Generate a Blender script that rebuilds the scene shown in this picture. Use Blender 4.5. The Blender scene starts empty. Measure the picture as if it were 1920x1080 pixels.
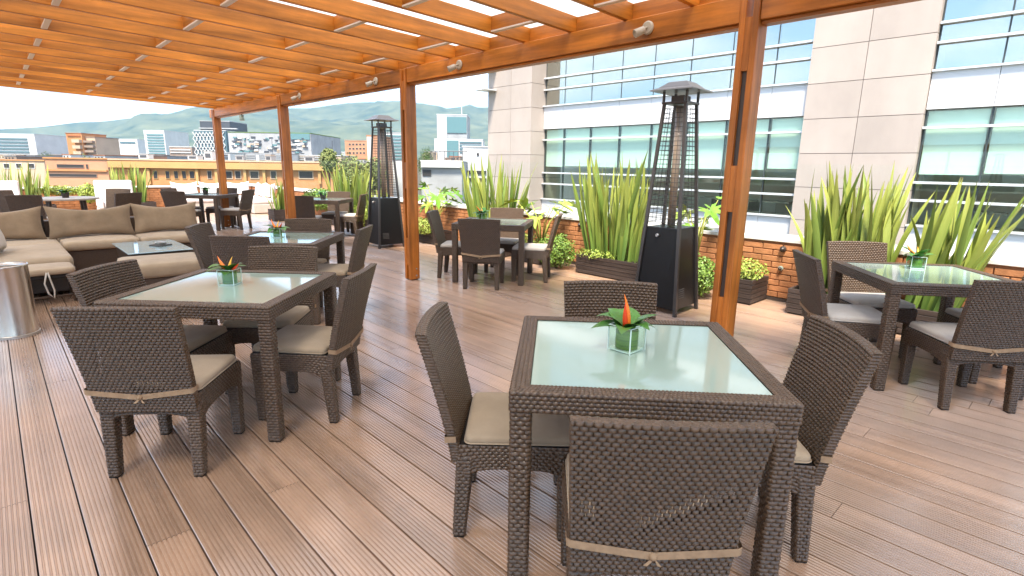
import bpy, bmesh, math, random
from math import sin, cos, pi, radians, sqrt, atan2, floor
from mathutils import Vector, Matrix, noise
random.seed(7)
S = bpy.context.scene
COL = S.collection

# ------------------------------------------------------------------ camera
FPX, YAW, PITCH, ROLL, CAMH = 1018.0, radians(43.605), radians(12.653), radians(.8795), 1.464
FW = Vector((sin(YAW) * cos(PITCH), cos(YAW) * cos(PITCH), -sin(PITCH)))
_r = Vector((cos(YAW), -sin(YAW), 0)); _u = _r.cross(FW)
RT = _r * cos(ROLL) + _u * sin(ROLL); UP = _u * cos(ROLL) - _r * sin(ROLL)
CAM = Vector((0, 0, CAMH))
cd = bpy.data.cameras.new('camera'); cam = bpy.data.objects.new('camera', cd); COL.objects.link(cam)
cd.sensor_width = 36; cd.lens = FPX / 1920 * 36; cd.clip_start = .05; cd.clip_end = 30000
m = Matrix((RT, UP, -FW)).transposed().to_4x4(); m.translation = CAM
cam.matrix_world = m
S.camera = cam

# ------------------------------------------------------------------ sky, sun, exposure
SUN_EL, SUN_AZ = radians(62), radians(232)      # azimuth clockwise from +Y: high sun behind the left shoulder, softened by thin cloud
w = bpy.data.worlds.new('World'); S.world = w; w.use_nodes = True
nt = w.node_tree; N = nt.nodes; L = nt.links; N.clear()
def wn(t, **k):
    n = N.new(t)
    for a, b in k.items(): setattr(n, a, b)
    return n
sky = wn('ShaderNodeTexSky', sky_type='NISHITA', sun_disc=False, sun_elevation=SUN_EL, sun_rotation=SUN_AZ,
         air_density=1.0, dust_density=0.4, ozone_density=1.0, altitude=2600)
tc = wn('ShaderNodeTexCoord'); sep = wn('ShaderNodeSeparateXYZ'); L.new(tc.outputs['Generated'], sep.inputs[0])
zc = wn('ShaderNodeMath', operation='MAXIMUM'); L.new(sep.outputs[2], zc.inputs[0]); zc.inputs[1].default_value = 0.0
za = wn('ShaderNodeMath', operation='ADD'); L.new(zc.outputs[0], za.inputs[0]); za.inputs[1].default_value = .22
dx = wn('ShaderNodeMath', operation='DIVIDE'); L.new(sep.outputs[0], dx.inputs[0]); L.new(za.outputs[0], dx.inputs[1])
dy = wn('ShaderNodeMath', operation='DIVIDE'); L.new(sep.outputs[1], dy.inputs[0]); L.new(za.outputs[0], dy.inputs[1])
cb = wn('ShaderNodeCombineXYZ'); cb.inputs[2].default_value = 2.3; L.new(dx.outputs[0], cb.inputs[0]); L.new(dy.outputs[0], cb.inputs[1])
nz = wn('ShaderNodeTexNoise'); nz.inputs['Scale'].default_value = 1.15; nz.inputs['Detail'].default_value = 7; nz.inputs['Roughness'].default_value = .55
L.new(cb.outputs[0], nz.inputs['Vector'])
cr = wn('ShaderNodeValToRGB'); cr.color_ramp.elements[0].position = .42; cr.color_ramp.elements[1].position = .72
cr.color_ramp.elements[0].color = (.05, .05, .05, 1); cr.color_ramp.elements[1].color = (.9, .9, .9, 1)
L.new(nz.outputs[0], cr.inputs[0])
mx = wn('ShaderNodeMixRGB'); L.new(cr.outputs[0], mx.inputs[0]); L.new(sky.outputs[0], mx.inputs[1]); mx.inputs[2].default_value = (6.9, 6.75, 6.5, 1)
bg = wn('ShaderNodeBackground'); bg.inputs[1].default_value = .1
L.new(mx.outputs[0], bg.inputs[0])
wo = wn('ShaderNodeOutputWorld'); L.new(bg.outputs[0], wo.inputs[0])
sd = bpy.data.lights.new('sun', 'SUN'); sd.energy = 2.6; sd.angle = radians(14); sd.color = (1, .91, .78)
so = bpy.data.objects.new('sun', sd); COL.objects.link(so)
sdir = Vector((sin(SUN_AZ) * cos(SUN_EL), cos(SUN_AZ) * cos(SUN_EL), sin(SUN_EL)))
so.rotation_euler = sdir.to_track_quat('Z', 'Y').to_euler(); so.location = (0, 0, 40)
S.view_settings.view_transform = 'Standard'; S.view_settings.look = 'None'
S.view_settings.gamma = 1; S.view_settings.use_curve_mapping = False
S.view_settings.exposure = 2.35
S.cycles.use_denoising = True
try: S.cycles.denoiser = 'OPENIMAGEDENOISE'
except Exception: pass
S.cycles.max_bounces = 8; S.cycles.transparent_max_bounces = 64; S.cycles.sample_clamp_indirect = 6
S.cycles.caustics_reflective = False; S.cycles.caustics_refractive = False

# ------------------------------------------------------------------ pixel helpers (1920 x 1080 photograph)
def ray(x, y): return FW + RT * ((x - 960) / FPX) - UP * ((y - 540) / FPX)
def onz(x, y, z=0.0): d = ray(x, y); return CAM + d * ((z - CAMH) / d.z)
def onx(x, y, X): d = ray(x, y); return CAM + d * (X / d.x)
def ony(x, y, Y): d = ray(x, y); return CAM + d * (Y / d.y)
def atd(x, y, D): return CAM + ray(x, y) * D
def pix(p):
    d = Vector(p) - CAM; z = d.dot(FW)
    return (960 + FPX * d.dot(RT) / z, 540 - FPX * d.dot(UP) / z, z)

# ------------------------------------------------------------------ materials
MATS = {}
def mat(name, col, rough=.5, spec=.5, metal=0, var=0.0, vscale=(4, 4, 4), col2=None, bump=0.0, bscale=None, detail=4,
        rand=0.0, trans=0.0, ior=1.45, coat=0.0, sheen=0.0, rvar=0.0):
    mt = bpy.data.materials.new(name); mt.use_nodes = True; t = mt.node_tree
    b = t.nodes['Principled BSDF']
    b.inputs['Base Color'].default_value = (*col, 1); b.inputs['Roughness'].default_value = rough
    b.inputs['Metallic'].default_value = metal; b.inputs['IOR'].default_value = ior
    b.inputs['Specular IOR Level'].default_value = spec
    if trans: b.inputs['Transmission Weight'].default_value = trans
    if coat: b.inputs['Coat Weight'].default_value = coat; b.inputs['Coat Roughness'].default_value = .08 if name != 'board' else .2
    if name == 'board': b.inputs['Coat IOR'].default_value = 2.1
    if sheen: b.inputs['Sheen Weight'].default_value = sheen
    src = None
    if var or bump or rvar:
        co = t.nodes.new('ShaderNodeTexCoord'); mp = t.nodes.new('ShaderNodeMapping'); mp.inputs['Scale'].default_value = vscale
        t.links.new(co.outputs['Object'], mp.inputs[0])
        oi = t.nodes.new('ShaderNodeObjectInfo')
        ad = t.nodes.new('ShaderNodeVectorMath'); ad.operation = 'ADD'
        ml = t.nodes.new('ShaderNodeMath'); ml.operation = 'MULTIPLY'; ml.inputs[1].default_value = 37.0
        t.links.new(oi.outputs['Random'], ml.inputs[0]); t.links.new(mp.outputs[0], ad.inputs[0]); t.links.new(ml.outputs[0], ad.inputs[1])
        nn = t.nodes.new('ShaderNodeTexNoise'); nn.inputs['Scale'].default_value = 1; nn.inputs['Detail'].default_value = detail
        nn.inputs['Roughness'].default_value = .6
        t.links.new(ad.outputs[0], nn.inputs['Vector'])
        if var:
            rp = t.nodes.new('ShaderNodeValToRGB'); rp.color_ramp.elements[0].position = .3; rp.color_ramp.elements[1].position = .7
            c2 = col2 or tuple(c * (1 - var) for c in col)
            rp.color_ramp.elements[0].color = (*c2, 1); rp.color_ramp.elements[1].color = (*(tuple(min(1, c * (1 + var * .5)) for c in col) if not col2 else col), 1)
            t.links.new(nn.outputs[0], rp.inputs[0]); src = rp.outputs[0]
        if rvar:
            mr = t.nodes.new('ShaderNodeMapRange'); mr.inputs['From Min'].default_value = .3; mr.inputs['From Max'].default_value = .7
            mr.inputs['To Min'].default_value = rough - rvar; mr.inputs['To Max'].default_value = rough + rvar
            t.links.new(nn.outputs[0], mr.inputs[0]); t.links.new(mr.outputs[0], b.inputs['Roughness'])
        if bump:
            bp = t.nodes.new('ShaderNodeBump'); bp.inputs['Strength'].default_value = bump; bp.inputs['Distance'].default_value = .01
            if bscale:
                n2 = t.nodes.new('ShaderNodeTexNoise'); n2.inputs['Scale'].default_value = bscale; n2.inputs['Detail'].default_value = 3
                t.links.new(co.outputs['Object'], n2.inputs['Vector']); t.links.new(n2.outputs[0], bp.inputs['Height'])
            else: t.links.new(nn.outputs[0], bp.inputs['Height'])
            t.links.new(bp.outputs[0], b.inputs['Normal'])
    if rand:
        oi2 = t.nodes.new('ShaderNodeObjectInfo'); hs = t.nodes.new('ShaderNodeHueSaturation')
        mr = t.nodes.new('ShaderNodeMapRange'); mr.inputs['To Min'].default_value = 1 - rand; mr.inputs['To Max'].default_value = 1 + rand
        t.links.new(oi2.outputs['Random'], mr.inputs[0]); t.links.new(mr.outputs[0], hs.inputs['Value'])
        if src: t.links.new(src, hs.inputs['Color'])
        else: hs.inputs['Color'].default_value = (*col, 1)
        src = hs.outputs[0]
    if src: t.links.new(src, b.inputs['Base Color'])
    MATS[name] = mt
    return mt
mat('board', (.44, .280, .182), .30, .6, var=.28, vscale=(9, .9, 9), rand=.09, bump=.03, detail=6, rvar=.06, coat=1.0)
mat('subfloor', (.02, .016, .014), .9)
mat('timber', (.62, .215, .026), .42, .5, var=.55, vscale=(1.0, 22, 14), rand=.13, detail=5, bump=.05)     # grain along x
mat('timber_y', (.54, .175, .024), .42, .5, var=.55, vscale=(22, 1.0, 14), rand=.08, detail=5, bump=.05)
mat('timber_z', (.52, .165, .026), .38, .5, var=.55, vscale=(18, 18, 1.0), rand=.06, detail=5, bump=.05)
mat('lit_underside', (.74, .62, .54), .4, .5)  # noggin undersides, paled to carry the light they catch
mat('wicker', (.096, .058, .033), .30, .6, var=.4, vscale=(60, 60, 60), rand=.12, detail=2)
mat('wicker_core', (.012, .008, .006), .7)
mat('wicker_far', (.07, .045, .03), .45, .5, var=.35, vscale=(50, 50, 90), bump=.4, bscale=90)
mat('linen', (.40, .305, .205), .9, .2, var=.16, vscale=(5, 5, 5), rand=.07, bump=.25, bscale=420, sheen=.2)
mat('linen_pale', (.52, .465, .40), .9, .2, var=.1, vscale=(5, 5, 5), rand=.05, bump=.25, bscale=420, sheen=.2)
mat('linen_white', (.74, .71, .68), .9, .2, var=.08, vscale=(4, 4, 4), rand=.04, bump=.2, bscale=300)
mat('linen_taupe', (.28, .20, .125), .9, .2, var=.2, vscale=(5, 5, 5), rand=.07, bump=.25, bscale=420, sheen=.2)
mat('glass_edge', (.72, .86, .78), .06, .8, coat=.5)
mat('strap', (.34, .23, .14), .85, .2, var=.2, vscale=(30, 30, 30))
mat('table_glass', (.36, .47, .40), .06, .6, coat=.6)
mat('coffee_glass', (.42, .56, .60), .05, .6, coat=.6)
mat('steel', (.62, .56, .49), .22, .5, 1, rvar=.05, vscale=(40, 40, 2))
mat('steel_matte', (.55, .52, .48), .38, .5, 1)
mat('black_enamel', (.009, .008, .008), .34, .35)
mat('heater_steel', (.09, .08, .075), .38, .5, .7)
mat('wire', (.07, .065, .06), .4, .5, .6)
mat('quartz', (.34, .26, .19), .12, .5, .1)
mat('cap_metal', (.14, .125, .115), .35, .5, .6)
mat('slat_wood', (.055, .04, .034), .5, .4, var=.4, vscale=(30, 1.2, 30), rand=.2)
mat('soil', (.03, .022, .016), .95)
mat('sword', (.14, .22, .035), .38, .5, var=.5, vscale=(40, 40, 2.2), col2=(.33, .37, .085), rand=.25)
mat('sword_dark', (.10, .19, .035), .4, .5, var=.5, vscale=(16, 16, 1.2), col2=(.24, .33, .06), rand=.25)
mat('frond', (.16, .33, .03), .35, .5, var=.4, vscale=(8, 8, 8), rand=.25)
mat('frond_yellow', (.34, .46, .06), .4, .5, var=.4, vscale=(8, 8, 8), rand=.2)
mat('stalk', (.34, .36, .07), .5)
mat('shrub_leaf', (.26, .37, .07), .4, .4, var=.6, vscale=(22, 22, 22), col2=(.07, .16, .025))
mat('gold_leaf', (.42, .48, .10), .45, .4, var=.5, vscale=(22, 22, 22), col2=(.20, .30, .04))
mat('tree_leaf', (.10, .15, .035), .6, .3, var=.6, vscale=(1.2, 1.2, 1.2), col2=(.045, .085, .02))
mat('tree_leaf_pale', (.24, .26, .09), .6, .3, var=.5, vscale=(1.2, 1.2, 1.2), col2=(.14, .18, .05))
mat('bark', (.09, .06, .04), .9)
mat('brick', (.52, .225, .095), .75, .3, var=.3, vscale=(6, 9, 9), rand=.13, bump=.3, bscale=60)
mat('mortar', (.42, .19, .09), .95)
mat('coping', (.78, .74, .68), .6, .4, var=.08)
mat('stone', (.46, .385, .33), .55, .4, var=.07, vscale=(.9, .9, .9), rand=.045, detail=8)
mat('joint', (.17, .14, .13), .9)
mat('white_panel', (.70, .69, .68), .4, .4, rand=.02)
mat('aluminium', (.72, .73, .73), .35, .5, .3)
mat('dark_frame', (.05, .06, .06), .4)
mat('blind', (.84, .88, .83), .85, .2, rand=.05)
mat('interior', (.66, .60, .54), .9)
mat('interior_dark', (.10, .09, .08), .9)
mat('desk', (.34, .28, .23), .6)
mat('slab', (.45, .43, .40), .9, var=.15)
mat('vase_leaf', (.04, .125, .010), .4, .4, var=.6, vscale=(3, 3, 60), col2=(.16, .32, .03))
mat('vase_foliage', (.07, .19, .03), .32, .5, rand=.2)
mat('petal', (.86, .20, .02), .4, .4)
mat('petal_red', (.80, .07, .02), .4, .4)
mat('petal_yellow', (.85, .45, .05), .4, .4)
mat('lamp_white', (.50, .44, .36), .4, .4)
mat('lamp_dark', (.10, .08, .07), .4, .5, .5)
mat('ash', (.06, .055, .05), .5)
def clear_glass(name, tint, refl, rough=.0, gz=.7):
    mt = bpy.data.materials.new(name); mt.use_nodes = True; t = mt.node_tree; t.nodes.clear()
    o = t.nodes.new('ShaderNodeOutputMaterial'); mx = t.nodes.new('ShaderNodeMixShader')
    tr = t.nodes.new('ShaderNodeBsdfTransparent'); tr.inputs[0].default_value = (*tint, 1)
    gl = t.nodes.new('ShaderNodeBsdfGlossy'); gl.inputs['Roughness'].default_value = rough; gl.inputs[0].default_value = (.82, .83, .75, 1)
    lw = t.nodes.new('ShaderNodeLayerWeight'); lw.inputs[0].default_value = .5
    fr = t.nodes.new('ShaderNodeMath'); fr.operation = 'POWER'; fr.inputs[1].default_value = 4.0; t.links.new(lw.outputs['Facing'], fr.inputs[0])
    fs = t.nodes.new('ShaderNodeMath'); fs.operation = 'MULTIPLY'; fs.inputs[1].default_value = gz; t.links.new(fr.outputs[0], fs.inputs[0]); fr = fs
    ad = t.nodes.new('ShaderNodeMath'); ad.operation = 'ADD'; ad.use_clamp = True; ad.inputs[1].default_value = refl
    t.links.new(fr.outputs[0], ad.inputs[0]); t.links.new(ad.outputs[0], mx.inputs[0])
    t.links.new(tr.outputs[0], mx.inputs[1]); t.links.new(gl.outputs[0], mx.inputs[2]); t.links.new(mx.outputs[0], o.inputs[0])
    MATS[name] = mt
clear_glass('rail_glass', (.985, .995, .99), .01, gz=.10)
clear_glass('vase_glass', (.95, .99, .96), .06, gz=.5)
clear_glass('window_glass', (.90, .975, .93), .07)
clear_glass('window_mirror', (.60, .67, .64), .52)
def weather(name, scale, lo, hi, vec=(1, 1, 1), detail=6):
    """large uneven staining over many pieces, in place on the surface"""
    t = MATS[name].node_tree; b = t.nodes['Principled BSDF']; src = b.inputs['Base Color'].links[0].from_socket
    ge = t.nodes.new('ShaderNodeNewGeometry'); mp = t.nodes.new('ShaderNodeMapping'); mp.inputs['Scale'].default_value = vec
    n_ = t.nodes.new('ShaderNodeTexNoise'); n_.inputs['Scale'].default_value = scale; n_.inputs['Detail'].default_value = detail; n_.inputs['Roughness'].default_value = .65
    mr = t.nodes.new('ShaderNodeMapRange'); mr.inputs['From Min'].default_value = .32; mr.inputs['From Max'].default_value = .68; mr.inputs['To Min'].default_value = lo; mr.inputs['To Max'].default_value = hi
    hs = t.nodes.new('ShaderNodeHueSaturation')
    t.links.new(ge.outputs['Position'], mp.inputs[0]); t.links.new(mp.outputs[0], n_.inputs['Vector']); t.links.new(n_.outputs[0], mr.inputs[0])
    t.links.new(mr.outputs[0], hs.inputs['Value']); t.links.new(src, hs.inputs['Color']); t.links.new(hs.outputs[0], b.inputs['Base Color'])
weather('board', 1.6, .80, 1.10); weather('stone', .5, .90, 1.05, (1, 1, .25)); weather('brick', 2.0, .82, 1.12); weather('timber', 1.3, .80, 1.12); weather('timber_y', 1.7, .78, 1.12); weather('timber_z', 2.2, .78, 1.12)
def leaf_gradient(name, base, tip):
    """sword leaves are dark green at the base and yellow-green towards the tip, with streaks along the blade"""
    t = MATS[name].node_tree; b = t.nodes['Principled BSDF']; src = b.inputs['Base Color'].links[0].from_socket
    co = t.nodes.new('ShaderNodeTexCoord'); sp = t.nodes.new('ShaderNodeSeparateXYZ'); rp = t.nodes.new('ShaderNodeValToRGB')
    rp.color_ramp.elements[0].position = .15; rp.color_ramp.elements[1].position = .95
    rp.color_ramp.elements[0].color = (*base, 1); rp.color_ramp.elements[1].color = (*tip, 1)
    e = rp.color_ramp.elements.new(.985); e.color = (.30, .20, .08, 1)
    mx = t.nodes.new('ShaderNodeMixRGB'); mx.inputs[0].default_value = .6
    t.links.new(co.outputs['Object'], sp.inputs[0]); t.links.new(sp.outputs[2], rp.inputs[0]); t.links.new(src, mx.inputs[1]); t.links.new(rp.outputs[0], mx.inputs[2]); t.links.new(mx.outputs[0], b.inputs['Base Color'])
leaf_gradient('sword', (.10, .19, .035), (.42, .43, .09)); leaf_gradient('sword_dark', (.06, .13, .03), (.22, .27, .05))
def roof_sheet_mat():
    mt = bpy.data.materials.new('roof_sheet'); mt.use_nodes = True; t = mt.node_tree; t.nodes.clear()
    o = t.nodes.new('ShaderNodeOutputMaterial'); mx = t.nodes.new('ShaderNodeMixShader'); mx.inputs[0].default_value = .45
    tr = t.nodes.new('ShaderNodeBsdfTransparent'); tr.inputs[0].default_value = (.72, .72, .72, 1)
    tl = t.nodes.new('ShaderNodeBsdfTranslucent'); tl.inputs[0].default_value = (.7, .7, .7, 1)
    t.links.new(tr.outputs[0], mx.inputs[1]); t.links.new(tl.outputs[0], mx.inputs[2]); t.links.new(mx.outputs[0], o.inputs[0])
    MATS['roof_sheet'] = mt
roof_sheet_mat()
def M(n): return MATS[n] if isinstance(n, str) else n

# ------------------------------------------------------------------ mesh helpers
class MB:
    def __init__(s): s.v = []; s.f = []; s.mi = []
    def add(s, vs, fs, k=0):
        b = len(s.v); s.v += [tuple(p) for p in vs]; s.f += [tuple(i + b for i in q) for q in fs]; s.mi += [k] * len(fs); return s
    def hexa(s, c, k=0):   # 8 corners: bottom 4 ccw, top 4 ccw
        return s.add(c, [(3, 2, 1, 0), (4, 5, 6, 7), (0, 1, 5, 4), (1, 2, 6, 5), (2, 3, 7, 6), (3, 0, 4, 7)], k)
    def box(s, x0, x1, y0, y1, z0, z1, k=0):
        return s.hexa([(x0, y0, z0), (x1, y0, z0), (x1, y1, z0), (x0, y1, z0), (x0, y0, z1), (x1, y0, z1), (x1, y1, z1), (x0, y1, z1)], k)
    def tube(s, path, r, n=6, k=0, cap=True):
        P = [Vector(p) for p in path]; rings = []
        rr = r if isinstance(r, (list, tuple)) else [r] * len(P)
        a = None
        for i, p in enumerate(P):
            t = (P[min(i + 1, len(P) - 1)] - P[max(i - 1, 0)]).normalized()
            if a is None: a = t.cross(Vector((0, 0, 1)) if abs(t.z) < .9 else Vector((1, 0, 0))).normalized()
            a = (a - t * a.dot(t)).normalized(); b = t.cross(a)
            rings.append([p + (a * cos(2 * pi * j / n) + b * sin(2 * pi * j / n)) * rr[i] for j in range(n)])
        vs = [q for g in rings for q in g]; fs = []
        for i in range(len(P) - 1):
            for j in range(n):
                fs.append((i * n + j, i * n + (j + 1) % n, (i + 1) * n + (j + 1) % n, (i + 1) * n + j))
        if cap: fs += [tuple(range(n - 1, -1, -1)), tuple((len(P) - 1) * n + j for j in range(n))]
        return s.add(vs, fs, k)
    def lathe(s, prof, n=24, c=(0, 0, 0), k=0):
        vs = []; fs = []
        for r, z in prof:
            for j in range(n): vs.append((c[0] + r * cos(2 * pi * j / n), c[1] + r * sin(2 * pi * j / n), c[2] + z))
        for i in range(len(prof) - 1):
            for j in range(n): fs.append((i * n + j, i * n + (j + 1) % n, (i + 1) * n + (j + 1) % n, (i + 1) * n + j))
        return s.add(vs, fs, k)
    def mesh(s, name, mats, smooth=False, bevel=0):
        me = bpy.data.meshes.new(name); me.from_pydata(s.v, [], s.f)
        for q in (mats if isinstance(mats, (list, tuple)) else [mats]): me.materials.append(M(q))
        if any(s.mi): me.polygons.foreach_set('material_index', s.mi)
        if smooth: me.polygons.foreach_set('use_smooth', [True] * len(me.polygons))
        me.update()
        if bevel:
            bm = bmesh.new(); bm.from_mesh(me)
            bmesh.ops.bevel(bm, geom=bm.edges[:], offset=bevel, segments=1, affect='EDGES', clamp_overlap=True)
            bm.to_mesh(me); bm.free()
        return me
    def build(s, name, mats, parent=None, smooth=False, bevel=0, loc=None):
        return obj(name, s.mesh(name, mats, smooth, bevel), parent, loc)
def obj(name, me, parent=None, loc=None, rot=None, scale=None):
    o = bpy.data.objects.new(name, me); COL.objects.link(o)
    if parent is not None: o.parent = parent
    if loc is not None: o.location = loc
    if rot is not None: o.rotation_euler = rot
    if scale is not None: o.scale = scale
    return o
def tag(o, label, cat, group=None):
    o['label'] = label; o['category'] = cat
    if group: o['group'] = group
    return o
def thing(name, label, cat, loc=(0, 0, 0), rz=0, group=None):
    o = bpy.data.objects.new(name, None); COL.objects.link(o); o.empty_display_size = .1
    o.location = loc; o.rotation_euler = (0, 0, rz)
    return tag(o, label, cat, group)
def kind(o, k): o['kind'] = k; return o
def kids(o): return [c for c in bpy.data.objects if c.parent == o]
def copy_tree(o, parent=None, tree=None):
    c = o.copy(); COL.objects.link(c); c.parent = parent
    for ch in (tree or CH).get(o.name, []): copy_tree(ch, c, tree)
    return c
CH = {}
def index_tree(o):
    CH[o.name] = kids(o)
    for c in CH[o.name]: index_tree(c)

# ------------------------------------------------------------------ setting: ground, terrace, hills
g = MB(); g.add([(-9000, -9000, -22), (9000, -9000, -22), (9000, 9000, -22), (-9000, 9000, -22)], [(0, 1, 2, 3)])
mat('city_ground', (.16, .15, .12), .95, var=.6, vscale=(.02, .02, .02), col2=(.07, .10, .045))
kind(g.build('ground', 'city_ground'), 'structure')
WX, FY, LX, NY = 6.40, 19.4, -4.2, -2.2          # terrace limits: parapet right, far parapet, left, near
t = MB().box(LX, WX + .25, NY, FY + .25, -22, -.034)
kind(t.build('terrace_building_block', 'slab'), 'structure')
# hills: a real terrain strip 2-5 km away, ridge heights read from the photograph
ridge = [(-700, 262), (-300, 250), (0, 243), (60, 236), (110, 231), (160, 224), (200, 224), (260, 220), (330, 217), (380, 212), (450, 207), (520, 202), (580, 199),
         (620, 195), (660, 190), (700, 189), (750, 193), (790, 194), (815, 202), (840, 208), (870, 200), (915, 203), (1000, 214), (1200, 225), (1500, 230), (2000, 240), (2600, 245)]
def ridge_y(x):
    for (a, b), (c, d) in zip(ridge, ridge[1:]):
        if a <= x <= c: return b + (d - b) * (x - a) / (c - a)
    return ridge[-1][1]
hv = []; hf = []; NU, NVv = 230, 34
for i in range(NU):
    px = -680 + i * (2540 + 680) / (NU - 1)
    d = ray(px, 300); az = Vector((d.x, d.y, 0)); k = 1 / az.length
    top = atd(px, ridge_y(px), 1); dd = (top - CAM); tanel = dd.z / sqrt(dd.x ** 2 + dd.y ** 2)
    for j in range(NVv):
        s_ = j / (NVv - 1)
        dist = 1500 + s_ * 2600
        hz = (CAMH + tanel * (1500 + 0.8 * 2600) + 22) 
        prof = (max(0, min(1, s_ / .8))) ** 1.25 if s_ < .8 else 1 - (s_ - .8) * .6
        p = Vector((az.x * k * dist, az.y * k * dist, 0))
        n_ = noise.fractal(Vector((p.x * .0017, p.y * .0017, 1.3)), 1, 2, 6)
        n2 = noise.fractal(Vector((p.x * .011, p.y * .011, 4.3)), 1, 2, 4)
        hv.append((p.x, p.y, -24 + hz * prof + (n_ * 120 + n2 * 16) * (prof * (1 - abs(s_ - .8) ** .3 * 0) if s_ < .74 else .12 * prof)))
for i in range(NU - 1):
    for j in range(NVv - 1): hf.append((i * NVv + j, (i + 1) * NVv + j, (i + 1) * NVv + j + 1, i * NVv + j + 1))
mat('forest_hill', (.018, .045, .022), .95, .1, var=.5, vscale=(.008, .008, .014), col2=(.15, .16, .08), detail=9, bump=1.0)
h = MB().add(hv, hf); kind(h.build('hills', 'forest_hill', smooth=True), 'structure')

# deck: dark sub floor and grooved boards running away from the camera (along y)
deck = MB().box(LX, WX + .02, NY, FY, -.034, -.026).build('deck', 'subfloor'); kind(deck, 'structure')
PITCHB, BW = .1573, .1515
def board_mesh():
    n = 9; prof = []; cell = BW / n
    prof.append((-BW / 2, -.024)); prof.append((-BW / 2, -.002))
    for i in range(n):
        a = -BW / 2 + i * cell
        prof += [(a + .0022, 0), (a + cell - .0062, 0), (a + cell - .005, -.0055), (a + cell - .0010, -.0055)]
    prof.append((BW / 2, -.002)); prof.append((BW / 2, -.024))
    vs = [(x, y, z) for y in (-.5, .5) for x, z in prof]; m_ = len(prof)
    fs = [(i, i + 1, i + 1 + m_, i + m_) for i in range(m_ - 1)]
    b = MB().add(vs, fs)
    # end caps at joint (simple quads)
    b.add([(-BW / 2, -.5, -.024), (BW / 2, -.5, -.024), (BW / 2, -.5, -.0056), (-BW / 2, -.5, -.0056)], [(0, 1, 2, 3)])
    b.add([(-BW / 2, .5, -.024), (BW / 2, .5, -.024), (BW / 2, .5, -.0056), (-BW / 2, .5, -.0056)], [(3, 2, 1, 0)])
    return b
bmesh_board = board_mesh(); bme = bmesh_board.mesh('board', 'board')
boards = []
i0 = int(floor((LX + .1 + .068) / PITCHB))
rb = random.Random(3)
for i in range(i0, 60):
    x0 = -.068 + PITCHB * i + PITCHB / 2
    if x0 - BW / 2 < LX or x0 + BW / 2 > WX: continue
    y = NY - rb.random() * 2.4
    while y < FY:
        y1 = y + rb.choice((3.0, 3.6, 3.6, 4.8))
        a, b = max(y, NY), min(y1, FY)
        if b - a > .05: boards.append((x0, a, b))
        y = y1
def board_score(q):
    x, a, b = q; best = 0; tot = 0
    for k in range(6):
        p = pix((x, a + (b - a) * (k + .5) / 6, 0))
        if p[2] > .3 and -40 < p[0] < 1960 and p[1] < 1120: tot += (b - a) / p[2] ** 2 * p[2] ** 0
    return tot
boards.sort(key=board_score, reverse=True)
for x, a, b in boards[:300]:
    obj('board', bme, deck, ((x), (a + b) / 2, 0), scale=(1, b - a - .003, 1))
rest = MB()
for x, a, b in boards[300:]:
    yc, sc = (a + b) / 2, b - a - .003
    rest.add([(v[0] + x, v[1] * sc + yc, v[2]) for v in bmesh_board.v], bmesh_board.f)
kind(rest.build('board', 'board', deck), 'stuff')

# ------------------------------------------------------------------ parapet walls of brick with coping
BL, BH, GAP = .215, .058, .010
bk = MB().box(-.012, .03, -BL / 2, BL / 2, -BH / 2, BH / 2).mesh('brick', 'brick', bevel=.004)
def parapet(name, label, ax, lo, hi, pos, top, near):
    o = thing(name, label, 'wall', (pos, (lo + hi) / 2, 0) if ax == 'y' else ((lo + hi) / 2, pos, 0), 0 if ax == 'y' else pi / 2)
    ln = hi - lo
    core = MB().box(.006, .21, -ln / 2, ln / 2, -.03, top - .045); core.build('core', 'mortar', o)
    c = MB().box(-.03, .245, -ln / 2, ln / 2, top - .045, top); c.build('coping', 'coping', o, bevel=.006)
    sk = MB().box(-.03, .004, -ln / 2, ln / 2, -.005, .035); sk.build('skirting', 'lamp_dark', o)
    rows = int((top - .05 - .04) / (BH + GAP)); L_ = []
    for r_ in range(rows):
        z = .042 + BH / 2 + r_ * (BH + GAP)
        y = -ln / 2 + (BL / 2 if r_ % 2 else 0) + BL / 2
        while y < ln / 2 - BL / 2:
            L_.append((y, z)); y += BL + GAP
    yaw_ = o.rotation_euler.z
    def wpos(y, z): return Vector(o.location) + Matrix.Rotation(yaw_, 3, 'Z') @ Vector((0, y, z))
    def sc(q):
        p = pix(wpos(*q)); return p[2] if (p[2] > 0 and 0 < p[0] < 1920 and 0 < p[1] < 1080) else 999 + abs(p[2])
    L_.sort(key=sc)
    rr = random.Random(5)
    for y, z in L_[:near]: obj('brick', bk, o, (-rr.random() * .004, y, z))
    if L_[near:]:
        b = MB(); src = [v.co.copy() for v in bk.vertices]; fs = [tuple(p.vertices) for p in bk.polygons]
        for y, z in L_[near:]: b.add([(v.x - rr.random() * .0, v.y + y, v.z + z) for v in src], fs)
        kind(b.build('brick', 'brick', o), 'stuff')
    return o
WTOP = .72
parapet('brick_parapet', 'orange brick parapet wall with white coping along the right side of the deck', 'y', NY, FY + .25, WX, WTOP, 290)
parapet('brick_parapet', 'far orange brick parapet wall closing the end of the deck', 'x', LX, WX - .04, FY, WTOP, 0)
# frameless glass balustrade standing on the right parapet
gy = NY + .1; gi = 0
gp = MB().box(-.006, .006, -.94, .94, 0, .80)
gme = gp.mesh('glass_panel', 'rail_glass')
places = []
while gy < FY - .3: places.append(gy + .95); gy += 1.92
bal = thing('glass_balustrade', 'clear frameless glass balustrade standing on the brick parapet', 'balustrade', (WX + .12, 0, WTOP))
for y in places:
    obj('glass_panel', gme, bal, (0, y, .012))
MB().box(-.02, .02, NY + .1, places[-1] + .95, 0, .03).build('base_channel', 'aluminium', bal)

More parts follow.
